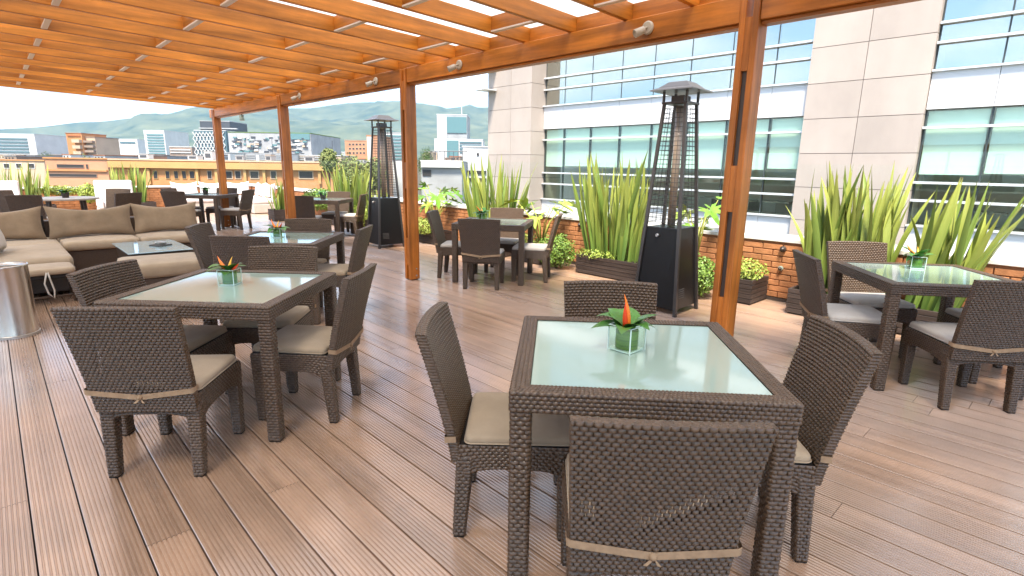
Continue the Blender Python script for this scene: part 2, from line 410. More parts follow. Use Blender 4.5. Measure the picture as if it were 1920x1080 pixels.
# ------------------------------------------------------------------ pergola
BX = 3.85; RSL = .032
perg = thing('pergola', 'orange timber pergola with sloping rafters over the left half of the deck', 'pergola', (0, 0, 0))
def rz_(x): return 2.592 + RSL * (3.78 - x)
post_y = [-2.0, 1.75, 5.93, 9.82, 13.6]
def post(x, y, ztop):
    p = MB()
    # two side planks (split along y), joined by spacer blocks, so that slots show on the faces looking along x
    p.box(-.072, .072, -.066, -.022, .012, ztop); p.box(-.072, .072, .022, .066, .012, ztop)
    o = p.build('post', 'timber_z', perg, bevel=.004, loc=(x, y, 0))
    for a, b in ((.022, .19), (.20, .548), (1.17, 1.49), (2.11, ztop - .13)):
        if a == .022: continue
        MB().box(-.066, .066, -.0215, .0215, a, b).build('spacer', 'timber_z', o)
    MB().box(-.05, .05, -.05, .05, .0, .0115).build('foot_plate', 'lamp_dark', o)
    MB().box(-.04, .04, -.0215, .0215, .5485, 1.1695).build('core_strip', 'lamp_dark', o)
    MB().box(-.04, .04, -.0215, .0215, 1.4905, 2.1095).build('core_strip', 'lamp_dark', o)
    for zz in (.06, .15):
        q = MB(); q.lathe([(0, 0), (.011, 0), (.011, .008), (.0, .011)], 8)
        b = q.build('bolt', 'steel_matte', o, smooth=False, loc=(.02, -.066, zz)); b.rotation_euler = (pi / 2, 0, 0)
    return o
for y in post_y: post(BX, y, 2.575)
for y in post_y: post(-3.2, y, rz_(-3.2) - .02)
for x in (BX, -3.2):
    zt = 2.586 if x > 0 else rz_(-3.2) - .008
    ys = [NY] + post_y + [13.86]
    for a, b in zip(ys, ys[1:]):
        y0 = a + (.068 if a in post_y else 0); y1 = b - (.068 if b in post_y else 0)
        if y1 - y0 < .05: continue
        MB().box(x - .058, x + .045, y0, y1, zt - .168, zt).build('beam', 'timber_y', perg, bevel=.004)
        MB().box(x - .03, x + .062, y0, y1, zt - .19, zt - .1695).build('beam_trim', 'timber_y', perg, bevel=.003)
RX0, RX1, RTH, RD = -3.3, 3.98, .042, .134
raf_y = [2.182 + .5685 * k for k in range(-7, 21)]
rm = MB(); c8 = []
for z in (0, RD):
    for yy in (-RTH / 2, RTH / 2):
        pass
rm.hexa([(RX0, -RTH / 2, rz_(RX0)), (RX1, -RTH / 2, rz_(RX1)), (RX1, RTH / 2, rz_(RX1)), (RX0, RTH / 2, rz_(RX0)),
         (RX0, -RTH / 2, rz_(RX0) + RD), (RX1, -RTH / 2, rz_(RX1) + RD), (RX1, RTH / 2, rz_(RX1) + RD), (RX0, RTH / 2, rz_(RX0) + RD)])
rme = rm.mesh('rafter', 'timber', bevel=.004)
nog_x = [-2.25, -1.3, -.35, .60, 1.55, 2.5, 3.4]
nogs = {}
for x in nog_x:
    nogs[x] = MB().box(x - .02, x + .02, -(.5685 - RTH) / 2 + .001, (.5685 - RTH) / 2 - .001, rz_(x) + .0145, rz_(x) + RD - .002).mesh('noggin', 'timber_y', bevel=.003)
lit_under = {x: MB().box(x - .024, x + .024, -(.5685 - RTH) / 2 + .002, (.5685 - RTH) / 2 - .002, rz_(x) + .002, rz_(x) + .014).mesh('lit_underside', 'lit_underside') for x in nog_x}  # added strip for each noggin's bottom face, its brightness put into the colour
endb = MB().box(BX + .01, BX + .05, -(.5685 - RTH) / 2 + .001, (.5685 - RTH) / 2 - .001, 2.592, rz_(BX) + RD - .004).mesh('end_block', 'timber_y', bevel=.003)
for k, y in enumerate(raf_y):
    obj('rafter', rme, perg, (0, y, 0))
    if k < len(raf_y) - 1:
        for q, x in enumerate(nog_x if k % 2 else []):
            nn_ = obj('noggin', nogs[x], perg, (0, y + .5685 / 2, 0)); obj('lit_underside', lit_under[x], nn_)
        obj('end_block', endb, perg, (0, y + .5685 / 2, 0))
ys0, ys1 = raf_y[0] - .1, raf_y[-1] + .08
sh = MB().hexa([(RX0, ys0, rz_(RX0) + RD + .004), (RX1 + .1, ys0, rz_(RX1 + .1) + RD + .004), (RX1 + .1, ys1, rz_(RX1 + .1) + RD + .004), (RX0, ys1, rz_(RX0) + RD + .004),
                (RX0, ys0, rz_(RX0) + RD + .010), (RX1 + .1, ys0, rz_(RX1 + .1) + RD + .010), (RX1 + .1, ys1, rz_(RX1 + .1) + RD + .010), (RX0, ys1, rz_(RX0) + RD + .010)])
sh.build('roof_sheet', 'roof_sheet', perg)
# spot lamps on the beam
sp_labels = ['cream spot lamp on the pergola beam, nearest to the front post', 'cream spot lamp on the beam just right of the second post',
             'cream spot lamp on the beam just left of the second post', 'smallest cream spot lamp on the beam beside the third post']
for (y, z), lb in zip(((2.53, 2.50), (4.84, 2.50), (6.57, 2.50), (8.95, 2.50)), sp_labels):
    s = thing('spot_lamp', lb, 'lamp', (BX - .0585, y, z), 0, 'spot lamps on the pergola beam'); s.scale = (.8, .8, .8)
    d = MB().lathe([(0, 0), (.062, 0), (.062, .012), (.05, .022), (0, .022)], 24).build('wall_plate', 'lamp_white', s, smooth=False); d.rotation_euler = (0, -pi / 2, 0)
    MB().tube([(-.02, 0, 0), (-.06, 0, -.012), (-.085, .01, -.03)], .011, 8).build('arm', 'lamp_white', s, smooth=True)
    hd = MB().lathe([(0, .055), (.03, .055), (.034, .045), (.038, -.045), (.032, -.05), (.03, -.04), (0, -.04)], 20).build('lamp_head', 'lamp_white', s, smooth=True, loc=(-.115, .02, -.05))
    hd.rotation_euler = (radians(28), radians(62), 0)
ln = thing('hanging_lantern', 'small green glass lantern hanging under the far end of the pergola beam', 'lantern', (BX, 11.93, 2.27))
MB().lathe([(0, 0), (.045, 0), (.05, .02), (.05, .09), (.03, .11), (0, .11)], 12).build('glass_body', 'table_glass', ln, smooth=True)
MB().tube([(0, 0, .11), (0, 0, .126)], .006, 6).build('hook', 'lamp_dark', ln)

# ------------------------------------------------------------------ woven geometry
def weave(mb, P, nu, nv, d=.0042, gap=None, k=0, v0=0., v1=1., skip=False):
    """P(u, v) -> point; every strand hump is a raised pillow, rows shifted by half a hump"""
    fu = ((0, 0), (.2, .8), (.5, 1), (.8, .8), (1, 0)); fv = ((0, 0), (.3, 1), (.7, 1), (1, 0))
    e = .01
    for j in range(nv):
        a0 = v0 + (v1 - v0) * j / nv; a1 = v0 + (v1 - v0) * (j + 1) / nv
        off = -.5 if j % 2 else 0
        for i in range(nu + (1 if j % 2 else 0)):
            b0, b1 = (i + off) / nu, (i + off + 1) / nu
            c0, c1 = max(b0, 0), min(b1, 1)
            if c1 - c0 < 1e-5: continue
            um, vm = (c0 + c1) / 2, (a0 + a1) / 2
            q0, q1, r0, r1 = c0, c1, a0, a1
            if gap:
                g_ = gap(um, vm)
                if g_ > 0 and skip: continue
                if g_ > 0:
                    q0 += (c1 - c0) * g_; q1 -= (c1 - c0) * g_; r0 += (a1 - a0) * .04; r1 -= (a1 - a0) * .04
            p0 = Vector(P(um, vm)); pu = Vector(P(min(um + e, 1), vm)) - Vector(P(max(um - e, 0), vm)); pv = Vector(P(um, min(vm + e, 1))) - Vector(P(um, max(vm - e, 0)))
            n_ = pu.cross(pv).normalized()
            vs = []
            for tv, hv_ in fv:
                v_ = r0 + (r1 - r0) * tv
                for tu, hu in fu:
                    vs.append(Vector(P(q0 + (q1 - q0) * tu, v_)) + n_ * d * hu * hv_)
            fs = [(y * 5 + x, y * 5 + x + 1, y * 5 + x + 6, y * 5 + x + 5) for y in range(3) for x in range(4)]
            mb.add(vs, fs, k)
def bil(a, b, c, d):
    a, b, c, d = map(Vector, (a, b, c, d))
    return lambda u, v: (a * (1 - u) + b * u) * (1 - v) + (d * (1 - u) + c * u) * v

# ------------------------------------------------------------------ dining chair (faces +y, origin on the floor under the seat)
LEAN, THK = .125, .032
def back_pt(rear):
    def P(u, v):
        uu = 1 - u if rear else u     # keep the normal outward
        uu = 1 - uu
        W = .448 + .05 * v
        bow = -.022 * (1 - (2 * uu - 1) ** 2) * v
        return (((uu - .5) * W), -.205 - LEAN * v ** 1.25 + bow - (THK if rear else 0), .335 + v * .525 + .006 * (1 - (2 * uu - 1) ** 2) * v)
    return P
def cushion_mesh(name, w_, d_, t_, m_, puff=.012, n=10, corner=.05, seed=1):
    """soft rounded slab, origin at the centre of its underside"""
    mb = MB(); rr = random.Random(seed); ns = [rr.random() * 9 for _ in range(3)]
    def outline(s):   # rounded rectangle
        pts = []
        hx, hy = w_ / 2 * s, d_ / 2 * s; c = corner * s
        for cx, cy, a0 in ((hx - c, hy - c, 0), (-hx + c, hy - c, pi / 2), (-hx + c, -hy + c, pi), (hx - c, -hy + c, 3 * pi / 2)):
            for k in range(n): a = a0 + pi / 2 * k / (n - 1); pts.append((cx + c * cos(a), cy + c * sin(a)))
        return pts
    layers = [(.96, 0), (.993, t_ * .18), (1, t_ * .45), (.995, t_ * .72), (.97, t_ * .93), (.90, t_ * 1.0), (.6, t_ * 1.0 + puff * .7), (.25, t_ + puff), (.02, t_ + puff)]
    m = 4 * n; vs = []
    for s, z in layers:
        for x, y in outline(s):
            q = noise.noise(Vector((x * 7 + ns[0], y * 7 + ns[1], ns[2]))) * .006
            vs.append((x, y, z + (q if z > t_ * .5 else 0)))
    fs = [tuple(range(m - 1, -1, -1))]
    for i in range(len(layers) - 1):
        for j in range(m): fs.append((i * m + j, i * m + (j + 1) % m, (i + 1) * m + (j + 1) % m, (i + 1) * m + j))
    fs.append(tuple((len(layers) - 1) * m + j for j in range(m)))
    mb.add(vs, fs)
    return mb.mesh(name, m_, smooth=True)
def piping_mesh(w_, d_, z, r, m_, corner=.05, n=6):
    pts = []; c = corner
    hx, hy = w_ / 2, d_ / 2
    for cx, cy, a0 in ((hx - c, hy - c, 0), (-hx + c, hy - c, pi / 2), (-hx + c, -hy + c, pi), (hx - c, -hy + c, 3 * pi / 2)):
        for k in range(n): a = a0 + pi / 2 * k / (n - 1); pts.append((cx + c * cos(a), cy + c * sin(a), z))
    pts.append(pts[0]); pts.append(pts[1])
    return MB().tube(pts, r, 5, cap=False).mesh('piping', m_, smooth=True)
def back_mesh(gapf=None):
    b = MB()
    weave(b, back_pt(False), 22, 36, .0072, gap=(lambda u, v: gapf(1 - u, v)) if gapf else None, skip=True)
    weave(b, back_pt(True), 22, 36, .0072, gap=gapf)
    Fp, Rp = back_pt(False), back_pt(True)
    F = lambda uu, v: Vector(Fp(1 - uu, v)); Rr = lambda uu, v: Vector(Rp(uu, v))
    weave(b, lambda u, v: F(0, v) * u + Rr(0, v) * (1 - u), 1, 44, d=.003)
    weave(b, lambda u, v: F(1, v) * (1 - u) + Rr(1, v) * u, 1, 44, d=.003)
    weave(b, lambda u, v: F(u, 1) * (1 - v) + Rr(u, 1) * v, 22, 2, d=.004)
    if not gapf:   # solid core so that no light leaks through the tight weave
        vs = []; n_ = 6
        for v in (0, .5, .985):
            for k in range(n_ + 1):
                u = .01 + .98 * k / n_; vs.append((F(u, v) + Rr(u, v)) / 2)
        b.add(vs, [(r * (n_ + 1) + k, r * (n_ + 1) + k + 1, (r + 1) * (n_ + 1) + k + 1, (r + 1) * (n_ + 1) + k) for r in range(2) for k in range(n_)], 1)
    return b.mesh('backrest', ['wicker', 'wicker_core'], smooth=True)
def gap_near(u, v):
    q = ((u - .68) + (v - .40) * 1.1) ; r_ = (u - .62) * .8 - (v - .42)
    if abs(v - (.60 - (.9 - u) * .55)) < .07 and .40 < u < .92: return .075
    if abs(u - .13) < .05 and .33 < v < .5: return .07
    if abs(u - .28) < .03 and .2 < v < .32: return .07
    return 0
def gap_left(u, v):
    if ((u - .60) / .17) ** 2 + ((v - .24) / .075) ** 2 < 1: return .075
    if abs(u - (.20 + .25 * (v - .5))) < .022 and .35 < v < .8: return .07
    return 0
B_PLAIN = back_mesh(); B_NEAR = back_mesh(gap_near); B_LEFT = back_mesh(gap_left)
def leg_mesh(front):
    b = MB(); t_, s_ = .030, .021; zt = .40 if front else .36
    sp = 0 if front else -.028
    top = [(-t_, -t_), (t_, -t_), (t_, t_), (-t_, t_)]; bot = [(-s_, -s_ + sp), (s_, -s_ + sp), (s_, s_ + sp), (-s_, s_ + sp)]
    for i in range(4):
        j = (i + 1) % 4
        weave(b, bil((*bot[i], .006), (*bot[j], .006), (*top[j], zt), (*top[i], zt)), 2, 24, d=.006)
    b.hexa([(x, y, 0) for x, y in bot] + [(x * .98, y, .0062) for x, y in bot], 1)
    return b.mesh('leg', ['wicker', 'wicker_core'], smooth=True)
LEG_F, LEG_R = leg_mesh(True), leg_mesh(False)
def apron_mesh():
    b = MB(); hx, y0, y1 = .222, -.215, .232; zt = .412
    def side(pa, pb, n_):
        pa, pb = Vector(pa), Vector(pb)
        def P(u, v):
            zb = .262 + .05 * (1 - abs(2 * u - 1) ** 3.5)
            p = pa * (1 - u) + pb * u
            return (p.x, p.y, zb * (1 - v) + zt * v)
        weave(b, P, n_, 8, d=.0055)
    side((hx, y0, 0), (hx, y1, 0), 18); side((hx, y1, 0), (-hx, y1, 0), 18); side((-hx, y1, 0), (-hx, y0, 0), 18); side((-hx, y0, 0), (hx, y0, 0), 18)
    b.box(-hx + .004, hx - .004, y0 + .004, y1 - .004, .335, zt - .002, 1)
    return b.mesh('seat_frame', ['wicker', 'wicker_core'], smooth=True)
APRON = apron_mesh()
CUSH = [cushion_mesh('seat_cushion', .437, .427, .042, c, .008, corner=.028, seed=q) for q, c in ((1, 'linen'), (2, 'linen_pale'))]  # same cushion fabric twice; the paler copy has open-deck light in its colour
PIPE = [piping_mesh(.439, .429, .010, .0035, c, .028) for c in ('linen', 'linen_pale')]
def strap_mesh():
    b = MB(); P = back_pt(True); vs = []; n_ = 16
    pts = []
    for k in range(n_ + 1):
        u = k / n_; v = .20 - .055 * (1 - abs(2 * u - 1)) ** 1.0
        p = Vector(P(u, v)); pts.append((p + Vector((0, -.0115, 0)), u))
    a = Vector(back_pt(False)(1 - 0., .24)) ; 
    first, last = pts[0][0], pts[-1][0]
    sx = 1 if first.x > 0 else -1
    chain = [Vector((first.x + .012 * sx, first.y + .045, first.z + .006)), Vector((first.x + .012 * sx, first.y + .006, first.z + .003))] + [p for p, _ in pts] + \
            [Vector((last.x - .012 * sx, last.y + .006, last.z + .003)), Vector((last.x - .012 * sx, last.y + .045, last.z + .006))]
    for p in chain: vs += [p + Vector((0, 0, -.0125)), p + Vector((0, .0, .0125))]
    fs = [(2 * i, 2 * i + 2, 2 * i + 3, 2 * i + 1) for i in range(len(chain) - 1)]
    b.add(vs, fs)
    return b.mesh('strap', 'strap', smooth=True), Vector(P(.5, .145)) + Vector((0, -.012, 0))
STRAP, KNOT_P = strap_mesh()
kb = MB(); kb.lathe([(0, -.012), (.010, -.008), (.013, 0), (.010, .008), (0, .012)], 10)
for s in (-1, 1): kb.add([(0, -.002, 0), (.006, -.002, -.006), (.020 * s + .004, -.008, -.026), (.020 * s - .008, -.008, -.024)], [(0, 1, 2, 3)])
KNOT = kb.mesh('knot', 'strap', smooth=True)
RC = random.Random(17)
def chair(label, x, y, rz, group, cush=0, back=None):
    o = thing('dining_chair', label, 'chair', (x, y, 0), rz, group)
    obj('backrest', back or B_PLAIN, o)
    obj('seat_frame', APRON, o)
    for sx in (-1, 1):
        obj('leg', LEG_F, o, (.195 * sx, .205, 0)); obj('leg', LEG_R, o, (.195 * sx, -.188, 0))
    c = obj('seat_cushion', CUSH[cush], o, (RC.uniform(-.006, .006), .012 + RC.uniform(-.006, .006), .4125), (RC.uniform(-.006, .006), 0, RC.uniform(-.03, .03)), (1, 1, RC.uniform(.9, 1.12))); obj('piping', PIPE[cush], c)
    st = obj('tie_strap', STRAP, o, (0, 0, RC.uniform(-.008, .006)), (0, RC.uniform(-.03, .03) * .6, 0)); obj('knot', KNOT, st, KNOT_P)
    return o

# ------------------------------------------------------------------ dining table
TS, TH = .92, .75
def table_frame():
    b = MB(); h_ = TS / 2; i_ = h_ - .062; zt = TH; zb = TH - .072
    c = [(-h_, -h_), (h_, -h_), (h_, h_), (-h_, h_)]; ci = [(-i_, -i_), (i_, -i_), (i_, i_), (-i_, i_)]
    for k in range(4):
        j = (k + 1) % 4
        weave(b, bil((*c[k], zt), (*c[j], zt), (*ci[j], zt), (*ci[k], zt)), 62, 4, d=.005)
        weave(b, bil((*c[k], zb), (*c[j], zb), (*c[j], zt), (*c[k], zt)), 40, 5, d=.0055)
        b.add([(*c[k], zb), (*ci[k], zb), (*ci[j], zb), (*c[j], zb)], [(0, 1, 2, 3)], 1)
        b.add([(*ci[k], zb), (*ci[k], zt - .001), (*ci[j], zt - .001), (*ci[j], zb)], [(0, 1, 2, 3)], 1)
    return b.mesh('table_frame', ['wicker', 'wicker_core'], smooth=True)
TFRAME = table_frame()
def tleg():
    b = MB(); r = .031; zt = TH - .074
    q = [(-r, -r), (r, -r), (r, r), (-r, r)]
    for i in range(4):
        j = (i + 1) % 4
        weave(b, bil((*q[i], .006), (*q[j], .006), (*q[j], zt), (*q[i], zt)), 2, 42, d=.0065)
    b.box(-r * .95, r * .95, -r * .95, r * .95, 0, .0062, 1)
    return b.mesh('leg', ['wicker', 'wicker_core'], smooth=True)
TLEG = tleg()
_i = TS / 2 - .063
TGLASS = MB().box(-_i, _i, -_i, _i, TH - .012, TH - .003).mesh('glass_top', 'table_glass', bevel=.002)
TUND = MB().box(-_i, _i, -_i, _i, TH - .03, TH - .0125).mesh('underboard', 'linen_pale')
def table(label, x, y, rz):
    o = thing('dining_table', label, 'table', (x, y, 0), rz, 'square wicker dining tables')
    obj('frame', TFRAME, o); obj('glass_top', TGLASS, o); obj('underboard', TUND, o)
    for sx in (-1, 1):
        for sy in (-1, 1): obj('leg', TLEG, o, (sx * (TS / 2 - .035), sy * (TS / 2 - .035), 0))
    return o
def ax(a): return Vector((cos(a), sin(a))), Vector((-sin(a), cos(a)))
def around(tc, a, name, defs, grp, cush):
    """defs: list of (side, distance of chair origin from table centre, sideways shift, extra turn, label, back mesh)"""
    ex, ey = ax(a); C0 = Vector(tc)
    for side, dist, sh_, tw, lb, bm_ in defs:
        d, s, r_ = {'near': (-ey, ex, 0), 'far': (ey, ex, pi), 'left': (-ex, ey, -pi / 2), 'right': (ex, ey, pi / 2)}[side]
        p = C0 + d * dist + s * sh_
        chair(lb, p.x, p.y, a + r_ + radians(tw), grp, cush, bm_)
T1, A1 = (1.784, 1.16), -.835
T2, A2 = (.956, 3.417), -.811
T3, A3 = (4.851, .729), -.903
T4, A4 = (4.774, 5.363), -.922
T5, A5 = (2.02, 5.385), -.75
T6, A6 = (4.93, 10.80), -.80
T7, A7 = (3.50, 13.55), -.80
table('nearest square wicker table with frosted glass top, in the foreground', *T1, A1)
table('square wicker table with frosted glass top in front of the sofa and steel bin', *T2, A2)
table('square wicker table at the right edge, in front of the sword-leaf plants', *T3, A3)
table('square wicker table in the open, behind the second pergola post', *T4, A4)
table('square wicker table right behind the one that faces the sofa', *T5, A5)
table('square table beside the far patio heater, behind the third pergola post', *T6, A6)
table('farthest square table, in front of the pale corner sofa', *T7, A7)
around(T1, A1, 'a', [
    ('near', .505, -.042, 1.5, 'nearest wicker chair, its back to the camera, at the foreground table', B_NEAR),
    ('far', .44, -.01, 2, 'wicker chair on the far side of the foreground table, facing the camera', None),
    ('left', .47, .02, 2, 'wicker chair on the left of the foreground table with full beige seat showing', None),
    ('right', .44, .0, -2, 'wicker chair on the right of the foreground table, back tilted outwards', None)], 'chairs at the foreground table', 0)
around(T2, A2, 'b', [
    ('near', .59, .01, 6, 'wicker chair with its back to the camera at the table facing the sofa', B_LEFT),
    ('right', .44, .0, 0, 'wicker chair on the right of the table that faces the sofa', None),
    ('far', .47, -.03, 5, 'wicker chair behind the vase of the table that faces the sofa', None),
    ('left', .36, -.06, 2, 'wicker chair beside the steel bin, at the table facing the sofa', None)], 'chairs at the table facing the sofa', 0)
around(T3, A3, 'c', [
    ('near', .47, .02, 3, 'wicker chair with strap across its back at the right edge table', None),
    ('left', .50, -.02, -2, 'wicker chair on the left of the right edge table, near the last post', None),
    ('far', .50, -.10, 4, 'wicker chair between the right edge table and the sword-leaf plants', None),
    ('right', .52, .02, 0, 'wicker chair cut off by the right edge of the picture', None)], 'chairs at the right edge table', 1)
around(T4, A4, 'd', [
    ('near', .55, -.02, 2, 'dark-backed chair facing away at the open table behind the second post', None),
    ('left', .50, .0, 3, 'chair on the left of the open table, close to the second post', None),
    ('far', .50, .02, 0, 'chair on the far side of the open table, before the sword-leaf planter', None),
    ('right', .50, .0, 0, 'chair on the right of the open table, beside the round shrub', None)], 'chairs at the open table', 1)
around(T5, A5, 'e', [
    ('near', .45, -.02, -3, 'dark-backed chair between the two tables nearest the sofa', None),
    ('left', .47, .03, 6, 'chair standing against the ottoman at the second table from the sofa', None),
    ('right', .46, .0, 0, 'chair on the right of the second table from the sofa, seat showing', None),
    ('far', .36, .02, 3, 'chair in front of the third post with only its woven back showing', None)], 'chairs at the second table from the sofa', 0)
around(T6, A6, 'f', [
    ('near', .62, -.1, 4, 'dark-backed chair at the table beside the far heater, touching the third post', None),
    ('far', .46, .05, 3, 'chair behind the table beside the far heater, against the hedge', None),
    ('right', .50, .0, 0, 'chair right next to the far patio heater', None)], 'chairs at the table by the far heater', 1)
around(T7, A7, 'g', [
    ('near', .66, -.12, 0, 'dark-backed chair at the farthest square table, just behind the sofa pillows', None),
    ('left', .60, .1, 0, 'chair on the left of the farthest square table', None),
    ('right', .60, .0, 0, 'chair on the right of the farthest square table, below the first post', None),
    ('far', .46, .0, 0, 'chair at the foot of the first post, behind the farthest square table', None)], 'chairs at the farthest square table', 1)
# oval table in the far left with four chairs
T8 = (1.02, 13.45)
rt = thing('round_table', 'far round table behind the sofa, between two white armchairs', 'table', (*T8, 0))
MB().lathe([(0, .715), (.50, .715), (.53, .725), (.53, .748), (.51, .752), (0, .752)], 40).build('table_top', 'linen_pale', rt, smooth=False)
for k in range(4):
    a = pi / 4 + k * pi / 2
    MB().tube([(.36 * cos(a), .36 * sin(a), .713), (.40 * cos(a), .40 * sin(a), 0)], .028, 8).build('leg', 'wicker_far', rt)
chair('dark-backed chair at the left of the far round table, facing away', .52, 12.75, radians(-22), 'chairs at the far round table', 1)
chair('dark-backed chair at the right of the far round table, facing away', 1.75, 12.85, radians(24), 'chairs at the far round table', 1)
chair('chair on the left far side of the round table, half behind another', .42, 14.20, radians(-128), 'chairs at the far round table', 1)
chair('chair on the right far side of the round table, half behind another', 1.78, 14.15, radians(140), 'chairs at the far round table', 1)

# ------------------------------------------------------------------ vases with flowers
def leaf_blade(L_, W_, bend, fold=.25, n=7, tip=1.0, base=.15):
    """leaf growing along +y from the origin, bending downwards"""
    vs = []; fs = []
    for i in range(n + 1):
        s = i / n; wdt = W_ / 2 * (sin(pi * min(1, (s * (1 - base) + base)) ** .8) if tip else 1)
        a = bend * s; y = L_ * (sin(a) / bend if abs(bend) > 1e-4 else s) ; z = -L_ * ((1 - cos(a)) / bend if abs(bend) > 1e-4 else 0)
        vs += [(-wdt, y, z + wdt * fold), (0, y, z), (wdt, y, z + wdt * fold)]
    for i in range(n):
        for k in range(2): fs.append((3 * i + k, 3 * i + k + 1, 3 * i + k + 4, 3 * i + k + 3))
    return vs, fs
FOL = [MB().add(*leaf_blade(.105, .075, .7 + .4 * q, .3)).mesh('leaf', 'vase_foliage', smooth=True) for q in range(3)]
def petal_mesh(L_, r, m_, bend):
    pts = [(0, bend * (s / 6) ** 2 * L_, s / 6 * L_) for s in range(7)]
    return MB().tube(pts, [r * .5, r, r * 1.05, r * .9, r * .65, r * .35, r * .06], 6).mesh('bract', m_, smooth=True)
PET = [petal_mesh(.13, .011, 'petal', .25), petal_mesh(.11, .010, 'petal_red', -.15), petal_mesh(.09, .009, 'petal_yellow', .5)]
def vase(label, x, y, z, rz, flower=(0, 1, 2), tilt=1.0, scale=1.0):
    o = thing('flower_vase', label, 'vase', (x, y, z), rz, 'table vases'); o.scale = (scale,) * 3
    h_ = .046; g_ = MB()
    g_.box(-h_, h_, -h_, h_, 0, .008)
    for s in (-1, 1):
        g_.box(-h_, h_, s * h_ - .002 * (1 + s), s * h_ + .002 * (1 - s), .008, .092)
        g_.box(s * h_ - .002 * (1 + s), s * h_ + .002 * (1 - s), -h_ + .0041, h_ - .0041, .008, .092)
    gc = g_.build('glass_cube', 'vase_glass', o)
    ed = MB(); e_ = .0016
    for sx in (-1, 1):
        for sy in (-1, 1): ed.box(sx * (h_ + .0006) - e_, sx * (h_ + .0006) + e_, sy * (h_ + .0006) - e_, sy * (h_ + .0006) + e_, .0, .0935)
        ed.box(-h_ + e_ * 2, h_ - e_ * 2, sx * h_ - e_, sx * h_ + e_, .0922, .0945); ed.box(sx * h_ - e_, sx * h_ + e_, -h_ + e_ * 2, h_ - e_ * 2, .0922, .0945)
    ed.build('polished_edge', 'glass_edge', gc)
    MB().box(-h_ + .003, h_ - .003, -h_ + .003, h_ - .003, .0012, .0075).build('thick_base', 'glass_edge', gc)
    MB().lathe([(0, .009), (.0395, .009), (.0405, .03), (.040, .076), (.034, .079), (0, .07)], 20).build('leaf_wrap', 'vase_leaf', o, smooth=True)
    rr = random.Random(int(x * 100))
    for k in range(8):
        a = k * pi / 4 + rr.random() * .6
        q = obj('leaf', FOL[k % 3], o, (.012 * cos(a), .012 * sin(a), .074 + .012 * rr.random()), (radians(18 + 45 * rr.random()), 0, a - pi / 2), (.8 + .5 * rr.random(),) * 3)
    for k, f_ in enumerate(flower):
        a = (k - .9) * 1.0 * tilt
        obj('bract', PET[f_], o, (.008 * (k - 1), 0, .075), (-.12 + .18 * k, a * .55, 0), (.95,) * 3)
    return o
def tabpos(tc, a, lx, ly): ex, ey = ax(a); p = Vector(tc) + ex * lx + ey * ly; return p.x, p.y
p = onz(1174, 655, .748); vase('glass cube vase with upright red-orange bracts on the foreground table', p.x, p.y, .748, radians(0), (1, 0), .35, 1.12)
p = onz(432, 533, .748); vase('vase with spreading orange bracts on the table facing the sofa', p.x, p.y, .748, radians(-45), (0, 2, 1), 1.5, 1.0)
p = onz(1716, 503, .748); vase('vase with low orange flower on the right edge table', p.x, p.y, .748, radians(-60), (0, 2, 2), 1.1, 1.0)
p = onz(521, 445, .748); vase('vase with thin orange bracts on the second table from the sofa', p.x, p.y, .748, radians(-45), (0, 2, 1), 1.2, 1.0)
p = onz(921, 410, .748); vase('small vase with orange flower on the open table behind the second post', 4.72, 5.55, .748, 0, (0, 2), 1, 1.1)
def potted(label, x, y, z, sc, grp='small table plants'):
    o = thing('potted_plant', label, 'plant', (x, y, z), 0, grp)
    MB().lathe([(0, 0), (.05, 0), (.065, .10), (.055, .10), (.05, .09), (0, .09)], 14).build('pot', 'slat_wood', o, smooth=False)
    rr = random.Random(int(abs(x) * 77) + 3)
    for k in range(14):
        a = rr.random() * 6.28
        obj('leaf', FOL[k % 3], o, (.02 * cos(a), .02 * sin(a), .095), (radians(10 + 60 * rr.random()), 0, a - pi / 2), (sc * (.8 + .5 * rr.random()),) * 3)
potted('small potted plant on the far round table', T8[0], T8[1] - .1, .752, 1.1)
potted('low green plant on the table beside the far heater', *tabpos(T6, A6, -.05, .1), .748, 1.25)
potted('small dark plant on the farthest square table', *tabpos(T7, A7, -.1, .1), .748, 1.1)

# ------------------------------------------------------------------ lounge: corner sofa, footstool, coffee table, ottoman, bin
PILLOWS = {}
def pillow(name, w_, h_, t_, m_, parent, loc, rot, seed=0, label=None):
    """plump back pillow with pinched corners, standing in the xz plane, centre at origin"""
    n = 14; vs = []; fs = []
    for side in (1, -1):
        for j in range(n + 1):
            for i in range(n + 1):
                u, v = 2 * i / n - 1, 2 * j / n - 1
                pin = 1 - .07 * (1 - v * v) * abs(u) ** 3; pin2 = 1 - .20 * (1 - abs(u) ** 1.6) * abs(v) ** 3
                th = t_ / 2 * ((1 - u ** 4) * (1 - v ** 4)) ** .5
                q = noise.noise(Vector((u * 2.2 + seed * 3.7, v * 2.2, side * 1.0 + seed)))
                vs.append((u * w_ / 2 * pin, side * (th + q * .014 * (1 - u * u) * (1 - v * v)), v * h_ / 2 * pin2 - .015 * (1 - u * u) * (v + 1)))
    m = (n + 1)
    for s in range(2):
        for j in range(n):
            for i in range(n):
                q = (s * m * m + j * m + i, s * m * m + j * m + i + 1, s * m * m + (j + 1) * m + i + 1, s * m * m + (j + 1) * m + i)
                fs.append(q if s else q[::-1])
    o = MB().add(vs, fs).build(name, m_, parent, smooth=True); o.location = loc; o.rotation_euler = rot
    return o
sofa = thing('corner_sofa', 'brown wicker corner sofa with beige seat cushions and large back pillows', 'sofa', (0, 0, 0))
